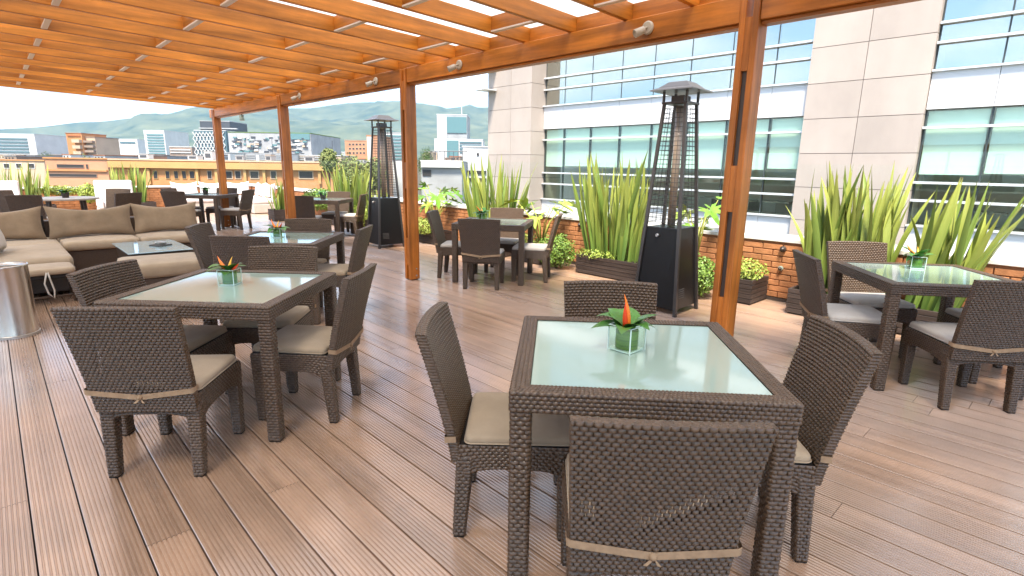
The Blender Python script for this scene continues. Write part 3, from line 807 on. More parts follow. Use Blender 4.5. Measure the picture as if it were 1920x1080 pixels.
# back run along x, arm run along y on the left
MB().box(-1.3, 2.30, 9.10, 10.0, .03, .285).build('base', 'wicker_far', sofa, bevel=.008)
MB().box(-1.3, .58, 7.70, 9.095, .03, .285).build('base', 'wicker_far', sofa, bevel=.008)
MB().box(-1.3, 2.36, 10.001, 10.10, .03, .62).build('back_frame', 'wicker_far', sofa, bevel=.01)
for x in (.45, 1.30, 2.25): MB().box(x - .03, x + .03, 9.94, 9.999, .29, .70).build('back_post', 'wicker_core', sofa, bevel=.006)
def seat_cu(x0, x1, y0, y1, z, t_, m_='linen', par=sofa, seed=1, nm='seat_cushion', c=.06):
    o = obj(nm, cushion_mesh(nm, x1 - x0, y1 - y0, t_, m_, .018, 8, c, seed), par, ((x0 + x1) / 2, (y0 + y1) / 2, z)); return o
seat_cu(-.52, .575, 9.07, 9.93, .287, .12, seed=2); seat_cu(.585, 1.435, 9.07, 9.93, .287, .12, seed=3); seat_cu(1.445, 2.31, 9.07, 9.93, .287, .12, seed=4)
seat_cu(-.45, .57, 7.68, 9.06, .287, .13, seed=5)
pillow('back_pillow', .98, .46, .20, 'linen_taupe', sofa, (-.02, 9.60, .625), (radians(-12), 0, radians(2)), 1)
pillow('back_pillow', .98, .46, .20, 'linen_taupe', sofa, (.97, 9.60, .625), (radians(-12), 0, radians(-1)), 2)
pillow('back_pillow', .86, .47, .20, 'linen_taupe', sofa, (1.88, 9.60, .625), (radians(-12), 0, radians(-4)), 3)
pillow('side_pillow', .60, .46, .22, 'linen_pale', sofa, (-.12, 8.15, .65), (radians(-16), 0, radians(75)), 4)
fs_ = thing('footstool', 'low footstool with beige pad, rounded cane frame and ribbon, behind the steel bin', 'stool', (0, 0, 0))
seat_cu(-.42, .54, 7.22, 7.66, .30, .065, 'linen', fs_, 6, 'seat_pad')
MB().box(-.42, .53, 7.24, 7.64, .255, .299).build('seat_frame', 'wicker_core', fs_, bevel=.01)
for x in (-.38, .50):
    MB().tube([(x, 7.24, .0), (x, 7.23, .16), (x, 7.26, .225), (x, 7.32, .237), (x, 7.54, .237), (x, 7.60, .225), (x, 7.63, .16), (x, 7.62, 0)], .017, 8).build('leg_hoop', 'wicker_far', fs_, smooth=True)
MB().tube([(-.38, 7.235, .07), (.50, 7.235, .07)], .012, 8).build('stretcher', 'wicker_far', fs_, smooth=True)
MB().tube([(.30, 7.215, .33), (.27, 7.20, .22), (.29, 7.205, .11), (.33, 7.20, .06), (.34, 7.205, .14), (.32, 7.212, .26), (.31, 7.215, .33)], .008, 5).build('ribbon', 'linen_pale', fs_, smooth=True)
cf = thing('coffee_table', 'low coffee table with pale blue glass top in front of the sofa', 'table', (1.38, 8.05, 0), 0)
MB().box(-.30, .30, -.50, .50, .02, .40).build('base', 'wicker_far', cf, bevel=.01)
MB().box(-.335, .335, -.55, .55, .402, .415).build('glass_top', 'coffee_glass', cf, bevel=.003)
at = thing('ashtray', 'dark square ashtray on the blue glass coffee table', 'ashtray', (1.47, 8.0, .4155), .5)
MB().box(-.09, .09, -.09, .09, 0, .018).build('plate', 'ash', at, bevel=.004)
MB().lathe([(0, 0), (.055, 0), (.062, .028), (.05, .028), (.045, .01), (0, .01)], 18).build('bowl', 'steel_matte', at, smooth=False, loc=(0, 0, .0185))
ot = thing('ottoman', 'beige cushioned wicker ottoman in front of the coffee table', 'ottoman', (1.28, 7.02, 0), radians(-6))
MB().box(-.38, .38, -.34, .34, .02, .25).build('base', 'wicker_far', ot, bevel=.01)
obj('seat_cushion', cushion_mesh('seat_cushion', .80, .72, .15, 'linen', .02, 8, .07, 9), ot, (0, 0, .252))
b = thing('litter_bin', 'brushed steel cylinder bin at the left edge, beside the chair', 'bin', (-.02, 6.12, 0))
MB().lathe([(0, .0), (.165, 0), (.168, .008), (.165, .02), (.165, .59), (.168, .60), (.160, .605), (.158, .57), (.158, .10), (0, .1)], 48).build('body', 'steel', b, smooth=True)
MB().lathe([(.166, 0), (.172, 0), (.172, .02), (.1655, .022)], 48).build('base_ring', 'steel_matte', b, smooth=False)
b = thing('litter_bin', 'small steel drum standing behind the second table from the sofa', 'bin', (3.62, 8.75, 0))
MB().lathe([(0, 0), (.16, 0), (.16, .53), (.164, .545), (.155, .545), (.152, .5), (0, .5)], 32).build('body', 'steel', b, smooth=True)
MB().lathe([(.161, 0), (.167, 0), (.167, .02), (.1605, .022)], 32).build('base_ring', 'steel_matte', b, smooth=False)
# pale corner sofa at the far end and two white armchairs
ps = thing('corner_sofa', 'far pale corner sofa with off-white cushions under the first post', 'sofa', (0, 0, 0))
MB().box(3.9, 6.25, 18.1, 18.95, .02, .27).build('base', 'linen_pale', ps, bevel=.01)
MB().box(5.45, 6.25, 16.55, 18.095, .02, .27).build('base', 'linen_pale', ps, bevel=.01)
MB().box(5.42, 5.449, 16.8, 17.7, .05, .24).build('vent_panel', 'interior_dark', ps)
seat_cu(3.92, 5.05, 18.08, 18.9, .272, .14, 'linen_white', ps, 11); seat_cu(5.06, 6.22, 18.08, 18.9, .272, .14, 'linen_white', ps, 12)
seat_cu(5.44, 6.22, 16.56, 18.07, .272, .14, 'linen_white', ps, 13)
for i, x in enumerate((4.25, 5.0, 5.75)): pillow('back_pillow', .72, .46, .2, 'linen_white', ps, (x, 18.78, .64), (radians(-12), 0, 0), 5 + i)
for i, y in enumerate((17.0, 17.7)): pillow('back_pillow', .70, .46, .2, 'linen_white', ps, (6.08, y, .64), (radians(-12), 0, radians(-90)), 9 + i)
for x, lb in ((.10, 'white high-backed armchair at the left edge, behind the far round table'), (2.30, 'white high-backed armchair in front of the far sword-leaf planter')):
    a = thing('armchair', lb, 'armchair', (x, 16.9, 0), 0, 'white armchairs')
    MB().box(-.40, .40, -.42, .40, .04, .30).build('base', 'linen_pale', a, bevel=.02)
    obj('seat_cushion', cushion_mesh('seat_cushion', .66, .66, .14, 'linen_white', .015, 8, .05, 3), a, (0, -.06, .302))
    MB().box(-.40, .40, .27, .40, .302, .96).build('backrest', 'linen_white', a, bevel=.03)
    for s in (-1, 1): MB().box(s * .37 - .035, s * .37 + .035, -.42, .26, .302, .58).build('arm', 'linen_white', a, bevel=.02)
    for s in (-1, 1):
        for q in (-1, 1): MB().box(s * .36 - .025, s * .36 + .025, q * .37 - .035, q * .37 + .015, 0, .039).build('foot', 'wicker_core', a)

# ------------------------------------------------------------------ pyramid patio heaters
def heater(label, x, y, rz):
    o = thing('patio_heater', label, 'heater', (x, y, 0), rz, 'pyramid patio heaters')
    def hw(z): return .235 - (.235 - .105) * z / 2.12
    zc, zt = .88, 2.08
    a, c = hw(.06), hw(zc)
    cab = MB().hexa([(-a, -a, .06), (a, -a, .06), (a, a, .06), (-a, a, .06), (-c, -c, zc), (c, -c, zc), (c, c, zc), (-c, c, zc)])
    co = cab.build('cabinet', 'black_enamel', o, bevel=.006)
    for k in range(5):
        z = .17 + k * .022
        MB().box(-.16, -.04, -hw(z) - .0035, -hw(z) - .001, z, z + .008).build('vent_slot', 'interior_dark', co)
    for sx in (-1, 1):
        for sy in (-1, 1):
            f0, f1 = hw(0) + .006, hw(zt) + .006
            q = MB(); r0, r1 = .017, .014
            q.hexa([(sx * f0 - r0, sy * f0 - r0, 0), (sx * f0 + r0, sy * f0 - r0, 0), (sx * f0 + r0, sy * f0 + r0, 0), (sx * f0 - r0, sy * f0 + r0, 0),
                    (sx * f1 - r1, sy * f1 - r1, zt), (sx * f1 + r1, sy * f1 - r1, zt), (sx * f1 + r1, sy * f1 + r1, zt), (sx * f1 - r1, sy * f1 + r1, zt)])
            q.build('corner_post', 'heater_steel', o)
    MB().lathe([(.0, .885), (.040, .885), (.040, 2.07), (0, 2.07)], 20).build('heat_tube', 'quartz', o, smooth=True)
    for k in range(4):
        g_ = MB(); ca, sa = cos(k * pi / 2), sin(k * pi / 2)
        def rp(x_, y_, z_): return (x_ * ca - y_ * sa, x_ * sa + y_ * ca, z_)
        n_ = 26
        for i in range(n_):
            z = .93 + (2.04 - .93) * i / (n_ - 1); h_ = hw(z) - .006
            g_.tube([rp(-h_, -h_ - .004, z), rp(h_, -h_ - .004, z)], 0.0026, 4, cap=False)
        for s in (-.5, 0, .5):
            g_.tube([rp(s * hw(.93), -hw(.93) + .004, .93), rp(s * hw(2.04), -hw(2.04) + .004, 2.04)], 0.0026, 4, cap=False)
        g_.build('wire_grille', 'wire', o)
    MB().box(-.135, .135, -.135, .135, 2.081, 2.10).build('top_frame', 'heater_steel', o, bevel=.003)
    MB().box(-.07, .07, -.07, .07, 2.101, 2.16).build('burner_head', 'heater_steel', o, bevel=.005)
    for sx in (-1, 1):
        for sy in (-1, 1): MB().box(sx * .12 - .01, sx * .12 + .01, sy * .12 - .01, sy * .12 + .01, 2.101, 2.20).build('cap_stay', 'heater_steel', o)
    cp = MB(); r_ = [(.225, 2.20), (.22, 2.210), (.165, 2.230), (.10, 2.282), (.085, 2.29), (.0, 2.29)]
    vs = []; fs = []
    for q, z in [(.205, 2.203)] + r_:
        for sx, sy in ((-1, -1), (1, -1), (1, 1), (-1, 1)): vs.append((sx * q, sy * q, z))
    for i in range(len(r_)):
        for j in range(4): fs.append((i * 4 + j, i * 4 + (j + 1) % 4, (i + 1) * 4 + (j + 1) % 4, (i + 1) * 4 + j))
    fs.append((3, 2, 1, 0))
    cp.add(vs, fs); cp.build('cap', 'cap_metal', o)
    kn = MB().lathe([(0, 0), (.018, 0), (.018, .02), (.014, .026), (0, .026)], 12).build('knob', 'steel_matte', o, loc=(-hw(.8) - .001, .04, .8)); kn.rotation_euler = (0, -pi / 2, 0)
    return o
heater('black pyramid patio heater beside the nearest post', 5.07, 2.95, radians(3))
heater('black pyramid patio heater half hidden behind the second post', 5.12, 8.74, radians(-4))

# ------------------------------------------------------------------ planters and plants
def planter(label, x, y, lx, ly, h_=.27, n=5):
    o = thing('slatted_planter', label, 'planter', (x, y, 0), 0, 'dark slatted wood planters')
    sh_ = (h_ - .012) / n
    for k in range(n):
        z0 = .012 + k * sh_
        for s in (-1, 1):
            MB().box(s * lx / 2 - .011, s * lx / 2 + .011, -ly / 2, ly / 2, z0 + .002, z0 + sh_ - .004).build('slat', 'slat_wood', o, bevel=.002)
            MB().box(-lx / 2 + .0115, lx / 2 - .0115, s * (ly / 2 - .012) - .010, s * (ly / 2 - .012) + .010, z0 + .002, z0 + sh_ - .004).build('slat', 'slat_wood', o, bevel=.002)
    MB().box(-lx / 2 + .0125, lx / 2 - .0125, -ly / 2 + .024, ly / 2 - .024, 0, h_ - .04).build('soil', 'soil', o)
    return o
SW = []
for q in range(8):
    rr = random.Random(q); n = 12; Lh = 1.0; Wd = .022 + .010 * rr.random(); bend = (.04 + .16 * rr.random()) if q < 6 else .34; tw = rr.uniform(-.9, .9)
    vs = []; fs = []
    for i in range(n + 1):
        s = i / n; wd = Wd * (.55 + .45 * min(1, s * 3)) * (1 - max(0, (s - .52) / .48) ** 1.9) + .0012
        c = Vector((0, -bend * s * s * .55, s * (1 - .10 * bend * s))); a = tw * s
        e = Vector((cos(a), sin(a), 0)); f_ = Vector((-sin(a), cos(a), 0))
        vs += [c - e * wd + f_ * wd * .35, c, c + e * wd + f_ * wd * .35]
    for i in range(n):
        for k in range(2): fs.append((3 * i + k, 3 * i + k + 1, 3 * i + k + 4, 3 * i + k + 3))
    mb = MB().add(vs, fs); SW.append((mb.mesh('leaf', 'sword', smooth=True), mb.mesh('leaf', 'sword_dark', smooth=True)))
def sword(label, x, y, z, lx, ly, hh, n, spread=.22, lean=(0, 0), seed=1, wscale=1.0):
    o = thing('sword_leaf_plant', label, 'plant', (x, y, z), 0, 'tall sword-leaf plants')
    rr = random.Random(seed)
    for k in range(n):
        px_, py_ = rr.uniform(-.5, .5), rr.uniform(-.5, .5)
        edge = max(abs(px_), abs(py_)) * 2
        L_ = hh * (rr.uniform(.72, 1.0) if rr.random() < .8 else rr.uniform(.4, .7)) * (1 - .10 * edge)
        ty = (py_ * 2) * spread + lean[1] + rr.gauss(0, .05); tx = (px_ * 2) * spread * .6 + lean[0] + rr.gauss(0, .045)
        ww = rr.uniform(.8, 1.3) * wscale
        e = Matrix.Rotation(tx, 4, 'Y') @ Matrix.Rotation(-ty, 4, 'X') @ Matrix.Rotation(rr.uniform(0, 6.28), 4, 'Z')
        obj('leaf', SW[rr.randrange(6) if rr.random() < .88 else rr.randrange(6, 8)][0 if rr.random() < .72 else 1], o, (px_ * lx, py_ * ly, 0), e.to_euler(), (ww, ww, L_))
    return o
def leafmass(name, mt, n, rx, ry, rz, sz, seed, parent, loc=(0, 0, 0), shell=.45, zmin=-1):
    rr = random.Random(seed); b = MB()
    while n > 0:
        d = Vector((rr.gauss(0, 1), rr.gauss(0, 1), rr.gauss(0, 1))).normalized()
        if d.z < zmin: continue
        lump = 1 + .22 * noise.noise(d * 2.3 + Vector((seed, 0, 0))) + .10 * noise.noise(d * 6 + Vector((0, seed, 0)))
        r_ = (shell + (1 - shell) * rr.random() ** .5) * lump
        c = Vector((d.x * rx, d.y * ry, d.z * rz)) * r_
        nrm = (d + Vector((rr.gauss(0, .6), rr.gauss(0, .6), rr.gauss(0, .6) + .3))).normalized()
        t1 = nrm.orthogonal().normalized(); a = rr.random() * 6.28
        t1 = (Matrix.Rotation(a, 3, nrm) @ t1); t2 = nrm.cross(t1); s_ = sz * rr.uniform(.6, 1.2)
        b.add([c - t1 * s_, c + t2 * s_ * .5 + nrm * s_ * .1, c + t1 * s_, c - t2 * s_ * .5 + nrm * s_ * .1], [(0, 1, 2, 3)]); n -= 1
    o = b.build(name, mt, parent, loc=loc); kind(o, 'stuff'); return o
def shrub(label, x, y, r, hgt, mt, n, seed, z0=0.0, name='round_shrub', grp='low shrubs', sz=.024, ry=None):
    o = thing(name, label, 'shrub', (x, y, z0), 0, grp)
    leafmass('foliage', mt, n, r, ry or r, hgt / 2, sz, seed, o, (0, 0, hgt * .52), .35)
    for k in range(5):
        a = k * 1.26; MB().tube([(0, 0, 0), (.3 * r * cos(a), .3 * r * sin(a), hgt * .35), (.7 * r * cos(a), .7 * r * sin(a), hgt * .7)], [.012, .008, .004], 5).build('stem', 'bark', o)
    return o
# lobed philodendron leaf
def lobed():
    vs = [(0, 0, 0)]; pts = []
    n = 40
    for i in range(n + 1):
        a = -2.5 + 5.0 * i / n
        R_ = .17 * (1.15 - .28 * (abs(a) / 2.5)) * (1 - .50 * abs(sin(a * 4.2)) ** 1.5 * 1.0) * (1.25 if abs(a) < .3 else 1)
        x_, y_ = R_ * sin(a), R_ * cos(a) + .06
        vs.append((x_, y_, .30 * abs(x_) - 1.1 * (y_ - .0) ** 2))
    vs[0] = (0, .06, 0)
    return MB().add(vs, [(0, i, i + 1) for i in range(1, n + 1)])
_lb = lobed(); LOB = [_lb.mesh('leaf', 'frond', smooth=False), _lb.mesh('leaf', 'frond_yellow', smooth=False)]
def philo(label, x, y, z, hgt, n, seed, yellow=.4, spread=.35):
    o = thing('philodendron', label, 'plant', (x, y, z), 0, 'lobed-leaf plants')
    rr = random.Random(seed)
    for k in range(n):
        a = k * 2.4 + rr.random(); s_ = rr.uniform(.35, 1) * spread; hh = hgt * rr.uniform(.55, 1.0)
        tip = Vector((s_ * cos(a), s_ * sin(a), hh)); mid = Vector((tip.x * .35, tip.y * .35, hh * .62))
        st = MB().tube([(0, 0, 0), mid, tip], [.010, .008, .005], 5).build('stalk', 'stalk', o, smooth=True)
        obj('leaf', LOB[1 if rr.random() < yellow else 0], st, tip, (radians(rr.uniform(-35, 10)), radians(rr.uniform(-20, 20)), a - pi / 2), (rr.uniform(.8, 1.2),) * 3)
    return o
PX = 6.12
planter('slatted planter of the sword-leaf plant beside the near patio heater', PX, 4.38, .42, 1.02)
sword('tall sword-leaf plant beside the near patio heater', PX, 4.40, .22, .30, .82, 1.60, 92, .17, (0, 0), 1)
planter('slatted planter behind the open table, under the left end of the office building', PX, 6.95, .42, .95)
sword('tall sword-leaf plant behind the open table, in front of the stone pier', PX, 6.90, .22, .30, .75, 1.56, 78, .25, (0, 0), 2)
planter('slatted planter behind the right edge table, left one', PX, 1.62, .42, .80)
sword('widest sword-leaf plant, rising behind the right edge table', PX, 1.58, .22, .30, .66, 1.46, 84, .07, (0, .0), 3, 1.15)
planter('slatted planter behind the right edge table, right one', PX, .72, .42, .72)
sword('sword-leaf plant leaning to the right behind the right edge table', PX, .86, .22, .28, .40, 1.36, 44, .10, (0, -.15), 4, 1.15)
planter('slatted planter behind the table beside the far heater', PX, 12.0, .42, 1.3, .30)
sword('sword-leaf plant between the third post and the far heater', PX, 12.05, .25, .30, 1.1, 1.42, 56, .20, (0, 0), 5)
planter('small slatted planter at the foot of the third post', 5.35, 14.35, .42, .42, .30)
sword('short sword-leaf plant just left of the third post', 5.35, 14.35, .25, .30, .30, .95, 24, .34, (0, 0), 6)
planter('slatted planter at the far wall, behind the sofa pillows', 2.95, 18.85, .98, .42, .30)
sword('sword-leaf plant at the far wall, right of the white armchair', 2.88, 18.85, .25, .82, .30, 1.28, 46, .10, (.0, 0), 7)
planter('slatted planter at the far wall, at the left edge', .65, 18.85, 1.1, .42, .30)
sword('sword-leaf plant at the far wall, at the left edge of the picture', .60, 18.85, .25, .95, .30, 1.30, 48, .12, (.04, 0), 8)
planter('slatted planter of upright grass hidden by the far heater', 5.75, 10.05, .40, .40, .34)
sword('dense upright grass plant at the left side of the far heater', 5.75, 10.05, .29, .34, .34, .78, 40, .10, (0, 0), 12, .9)
# lobed plants, shrubs, golden ground plants in small boxes
philo('lobed-leaf plant right of the second post, above the parapet', 6.14, 8.62, .22, .88, 13, 1, .35, .42)
philo('yellow-green lobed plant right of the open table', 6.14, 5.80, .22, .72, 13, 2, .75, .40)
philo('lobed-leaf plant between the near heater and the nearest post', 6.14, 3.22, .22, .92, 8, 3, .55, .26)
planter('small slatted planter with lobed plant right of the second post', PX, 8.62, .42, .60, .24)
planter('small slatted planter with lobed plant right of the open table', PX, 5.82, .40, .42, .24)
planter('small slatted planter between the near heater and the nearest post', PX, 3.25, .40, .40, .24)
planter('small slatted planter with golden plant, right of the nearest post', PX + .02, 2.58, .42, .36, .28)
shrub('golden leafy plant spilling from the box right of the nearest post', PX + .02, 2.58, .24, .26, 'gold_leaf', 900, 4, .22, 'golden_shrub', 'golden plants in boxes', .02)
shrub('round clipped shrub right of the open table', 5.92, 5.28, .29, .50, 'shrub_leaf', 2200, 5)
shrub('round clipped shrub between the near heater and the nearest post', 5.82, 3.02, .25, .50, 'shrub_leaf', 2200, 6)
shrub('golden leafy plant right of the second post', 5.92, 8.55, .27, .34, 'gold_leaf', 1300, 7, .16, 'golden_shrub', 'golden plants in boxes', .022)
shrub('golden trailing plant under the sword leaves by the near heater', PX - .12, 4.62, .16, .16, 'gold_leaf', 700, 8, .20, 'golden_shrub', 'golden plants in boxes', .018, .34)
shrub('low yellow shrub beneath the lobed plant at the open table', 6.02, 5.95, .22, .40, 'gold_leaf', 900, 9, .05, 'golden_shrub', 'golden plants in boxes', .022)
shrub('long low green hedge behind the table beside the far heater', 6.12, 13.6, .24, .55, 'shrub_leaf', 2600, 10, .28, 'low_hedge', 'low hedges', .035, 1.0)
shrub('low green hedge right of the far table, behind its chairs', 6.0, 10.9, .26, .60, 'gold_leaf', 2000, 11, .10, 'low_hedge', 'low hedges', .03, .6)
shrub('bright green shrub at the far wall, left of the white armchair', 1.95, 18.95, .30, .55, 'gold_leaf', 1200, 12, .28, 'low_hedge', 'low hedges', .035)
shrub('low yellow-green hedge along the far wall', 1.35, 19.05, .55, .28, 'gold_leaf', 1200, 13, .5, 'low_hedge', 'low hedges', .03, .15)
# round lamps on the parapet, scrap on the deck
for (y, z, r_, lb, mt_) in ((2.29, .60, .035, 'upper round bulkhead lamp on the brick parapet', 'lamp_dark'), (2.29, .38, .028, 'lower greenish bulkhead lamp on the brick parapet', 'table_glass'), (5.23, .62, .032, 'round bulkhead lamp on the parapet left of the near planter', 'lamp_dark')):
    s = thing('bulkhead_lamp', lb, 'lamp', (WX - .0165, y, z), 0, 'bulkhead lamps')
    d = MB().lathe([(0, 0), (r_, 0), (r_, .018), (r_ * .8, .03), (0, .03)], 16).build('housing', mt_, s); d.rotation_euler = (0, -pi / 2, 0)
    d = MB().lathe([(r_ * .7, .0305), (r_ * .6, .042), (0, .05)], 16).build('lens', 'lamp_dark', s, smooth=True); d.rotation_euler = (0, -pi / 2, 0)
sc_ = MB().add([(-.035, -.008, .001), (.03, -.012, .001), (.045, .004, .014), (-.02, .012, .010)], [(0, 1, 2, 3)]).add([(-.035, -.008, .004), (.03, -.012, .004), (.045, .004, .017), (-.02, .012, .013)], [(0, 1, 2, 3)])
tag(sc_.build('paper_scrap', 'linen_white', loc=(5.63, 1.72, .001)), 'small white scrap lying on the deck near the right edge table', 'scrap')

# ------------------------------------------------------------------ office building on the right
OX = 18.0
ob = thing('office_building', 'office building with stone piers, white bands and long strip windows', 'building', (OX, 0, -22))
GZ = 22.0
def oz(z): return z + GZ
MB().box(4.0, 14, -12, 20.0, 0, oz(13)).build('core', 'interior', ob)
for z in (-8.3, -4.4, -.42, 3.52, 7.46, 11.4):
    MB().box(.25, 3.999, -12, 19.7, oz(z), oz(z + .3)).build('floor_slab', 'interior', ob)
PS_Y = [17.0, 15.9, 14.48, 13.05, 11.64, 10.2, 8.76, 7.35, 6.30]
PS_R = [3.36, 2.02, .60, -.82, -2.24, -3.66, -5.08]
PANE = {}
def rect(name, mt, y0, y1, z0, z1, x, th, par=ob, bev=0):
    key = (name, mt, round(y1 - y0, 3), round(z1 - z0, 3), round(th, 3))
    if key not in PANE:
        PANE[key] = MB().box(-th / 2, th / 2, -(y1 - y0) / 2, (y1 - y0) / 2, -(z1 - z0) / 2, (z1 - z0) / 2).mesh(name, mt, bevel=bev)
    return obj(name, PANE[key], par, (x, (y0 + y1) / 2, oz((z0 + z1) / 2)))
rw = random.Random(11)
STO = 3.94
for si, zb in enumerate((.07 - STO, .07, .07 + STO, .07 + 2 * STO)):
    rows = [(zb, zb + .66), (zb + .66, zb + 1.13), (zb + 1.13, zb + 2.53), (zb + 2.53, zb + 2.98)]
    for seq in (PS_Y, PS_R):
        for ya, yb in zip(seq, seq[1:]):
            for ri, (z0, z1) in enumerate(rows):
                g_ = 'window_mirror' if si >= 2 else 'window_glass'
                rect('window_pane', g_, yb + .02, ya - .02, z0 + .015, z1 - .015, .05, .012)
            # blinds behind the upper part of the glass, lower part shows the room
            if si == 1:
                bz = zb + (1.43 if seq is PS_Y else 1.36) + rw.uniform(-.03, .03)
                rect('blind', 'blind', yb + .05, ya - .05, bz, zb + 2.95, .13, .01)
            elif si != 2 or rw.random() < .5:
                bz = zb + rw.choice((.7, 1.2, 1.9)); rect('blind', 'blind', yb + .05, ya - .05, bz, zb + 2.95, .13, .01)
            # white spandrel under the window of this storey
            rect('spandrel_panel', 'white_panel', yb + .006, ya - .006, zb - .95, zb - .03, .0, .10)
        y0, y1 = seq[-1], seq[0]
        for z in (zb + .66, zb + 1.13, zb + 2.53): rect('transom_fin', 'aluminium', y0, y1, z - .03, z + .03, -.02, .16)
        rect('sill_fin', 'aluminium', y0, y1, zb - .035, zb + .015, -.03, .22)
        for y in seq:
            rect('mullion', 'dark_frame', y - .018 if y not in (y0, y1) else (y if y == y0 else y - .036), y + .018 if y not in (y0, y1) else (y + .036 if y == y0 else y), zb + .0155, zb + 2.98, .09, .10)
    rect('reveal_panel', 'dark_frame', 16.42, 16.99, zb + .7, zb + 2.9, .12, .02) if si == 2 else None
    # rooms: desks, partitions, chairs seen through the clear strip
    for k in range(7):
        y = 7.4 + k * 1.35 + rw.uniform(-.3, .3)
        rect('desk', 'desk', y - .5, y + .5, zb + .30, zb + .36, 1.4 + rw.random(), .6)
        rect('partition', 'interior_dark' if rw.random() < .5 else 'desk', y - .35, y + .15, zb - .1, zb + .30, 1.6 + rw.random(), .04)
    for k in range(4):
        y = -2.5 + k * 1.5
        rect('desk', 'desk', y - .5, y + .5, zb + .30, zb + .36, 1.4 + rw.random(), .6)
def pier(y0, y1, ycuts, xf, name='stone_panel'):
    MB().box(xf + .03, 1.2, y0 + .02, y1 - .02, 0, oz(13)).build('pier_core', 'joint', ob)
    zs = [-22 + .0] + [-9.8 + .98 * k for k in range(0, 24)]
    for z0, z1 in zip(zs, zs[1:]):
        if z1 > 13: break
        for a, b in zip(ycuts, ycuts[1:]):
            rect(name, 'stone', a + .008, b - .008, z0 + .008, z1 - .008, xf + .015, .028)
        # side return facing the camera
        key = ('ret', round(xf, 2), round(z1 - z0, 3))
        if key not in PANE:
            d = 1.15 - (xf + .03); PANE[key] = MB().box(-d / 2, d / 2, -.014, .014, -(z1 - z0) / 2 + .008, (z1 - z0) / 2 - .008).mesh('stone_panel', 'stone')
        obj('stone_panel', PANE[key], ob, ((xf + .03 + 1.15) / 2, y0 + .005, oz((z0 + z1) / 2)))
pier(17.02, 19.80, [17.0, 18.27, 19.80], -.84)
pier(3.38, 6.29, [3.36, 4.86, 6.29], -.20)
pier(-8.0, -5.1, [-8.0, -6.6, -5.1], -.20)
MB().box(-.9, 14.2, -12.2, 20.2, oz(13.001), oz(13.4)).build('roof_slab', 'white_panel', ob)
for k in range(3):
    MB().box(-1.6, -.86, 19.2, 19.9, oz(6.55 - k * .9), oz(6.60 - k * .9)).build('corner_fin', 'aluminium', ob)

# ------------------------------------------------------------------ city beyond the parapet
def cmat(n, c, rough=.8, **k):
    if n not in MATS: mat(n, c, rough, .3, **k)
    return n
cmat('c_orange', (.50, .235, .10), var=.2, vscale=(.4, .4, .4)); cmat('c_yellow', (.50, .30, .12), var=.15, vscale=(.4, .4, .4)); cmat('c_pink', (.50, .255, .15), var=.15, vscale=(.4, .4, .4))
cmat('c_white', (.58, .57, .55), var=.1, vscale=(.3, .3, .3)); cmat('c_cream', (.50, .38, .27), var=.15, vscale=(.3, .3, .3)); cmat('c_grey', (.36, .36, .36), var=.2, vscale=(.3, .3, .3))
cmat('c_dark', (.07, .075, .085), .4); cmat('c_glass', (.10, .16, .18), .12); cmat('c_teal', (.12, .22, .23), .15); cmat('c_roof', (.30, .22, .17), var=.3, vscale=(.4, .4, .4)); cmat('c_green', (.13, .20, .05), .9)
cmat('c_red', (.36, .13, .06), var=.2, vscale=(.4, .4, .4)); cmat('c_win', (.05, .045, .045), .3)
class Bld:
    """a building whose front spans photo columns x0..x1 at distance D; real depth behind it"""
    def __init__(s, name, label, x0, x1, ytop, D, m_, depth=None, roof='c_roof', cat='building', group=None, wallname='wall'):
        a, b = atd(x0, 300, D), atd(x1, 300, D); t_ = atd((x0 + x1) / 2, ytop, D)
        s.w = (Vector((b.x, b.y)) - Vector((a.x, a.y))).length; s.top = t_.z; s.D = D
        ang = atan2(b.y - a.y, b.x - a.x); s.x0, s.x1 = x0, x1
        s.o = thing(name, label, cat, (a.x, a.y, -22), ang, group)
        dp = depth or s.w * .8; s.dp = dp
        MB().box(0, s.w, 0, dp, 0, s.top + 22).build(wallname, m_, s.o)
        if roof: MB().box(-.1, s.w + .1, -.1, dp + .1, s.top + 22.001, s.top + 22.0 + max(.12, .0012 * D)).build('roof', roof, s.o)
        s.k = FPX / D     # pixels per metre
    def X(s, px): return (px - s.x0) / (s.x1 - s.x0) * s.w
    def Z(s, px, py): return atd(px, py, s.D).z + 22
    def rect(s, nm, m_, x0, x1, y0, y1, out=.06, th=None):
        a, b = s.X(x0), s.X(x1); z1, z0 = s.Z((x0 + x1) / 2, y0), s.Z((x0 + x1) / 2, y1)
        return MB().box(a, b, -out, -.002, z0, z1).build(nm, m_, s.o)
    def window(s, x0, x1, y0, y1, m_='c_win', frame='c_white'):
        a, b = s.X(x0), s.X(x1); z1, z0 = s.Z((x0 + x1) / 2, y0), s.Z((x0 + x1) / 2, y1); f_ = min(b - a, z1 - z0) * .10
        o = MB().box(a, b, -.05, -.002, z0, z0 + f_).box(a, b, -.05, -.002, z1 - f_, z1).box(a, a + f_, -.05, -.002, z0 + f_, z1 - f_).box(b - f_, b, -.05, -.002, z0 + f_, z1 - f_).build('window', frame, s.o)
        MB().box(a + f_, b - f_, -.02, -.0025, z0 + f_, z1 - f_).build('pane', m_, o)
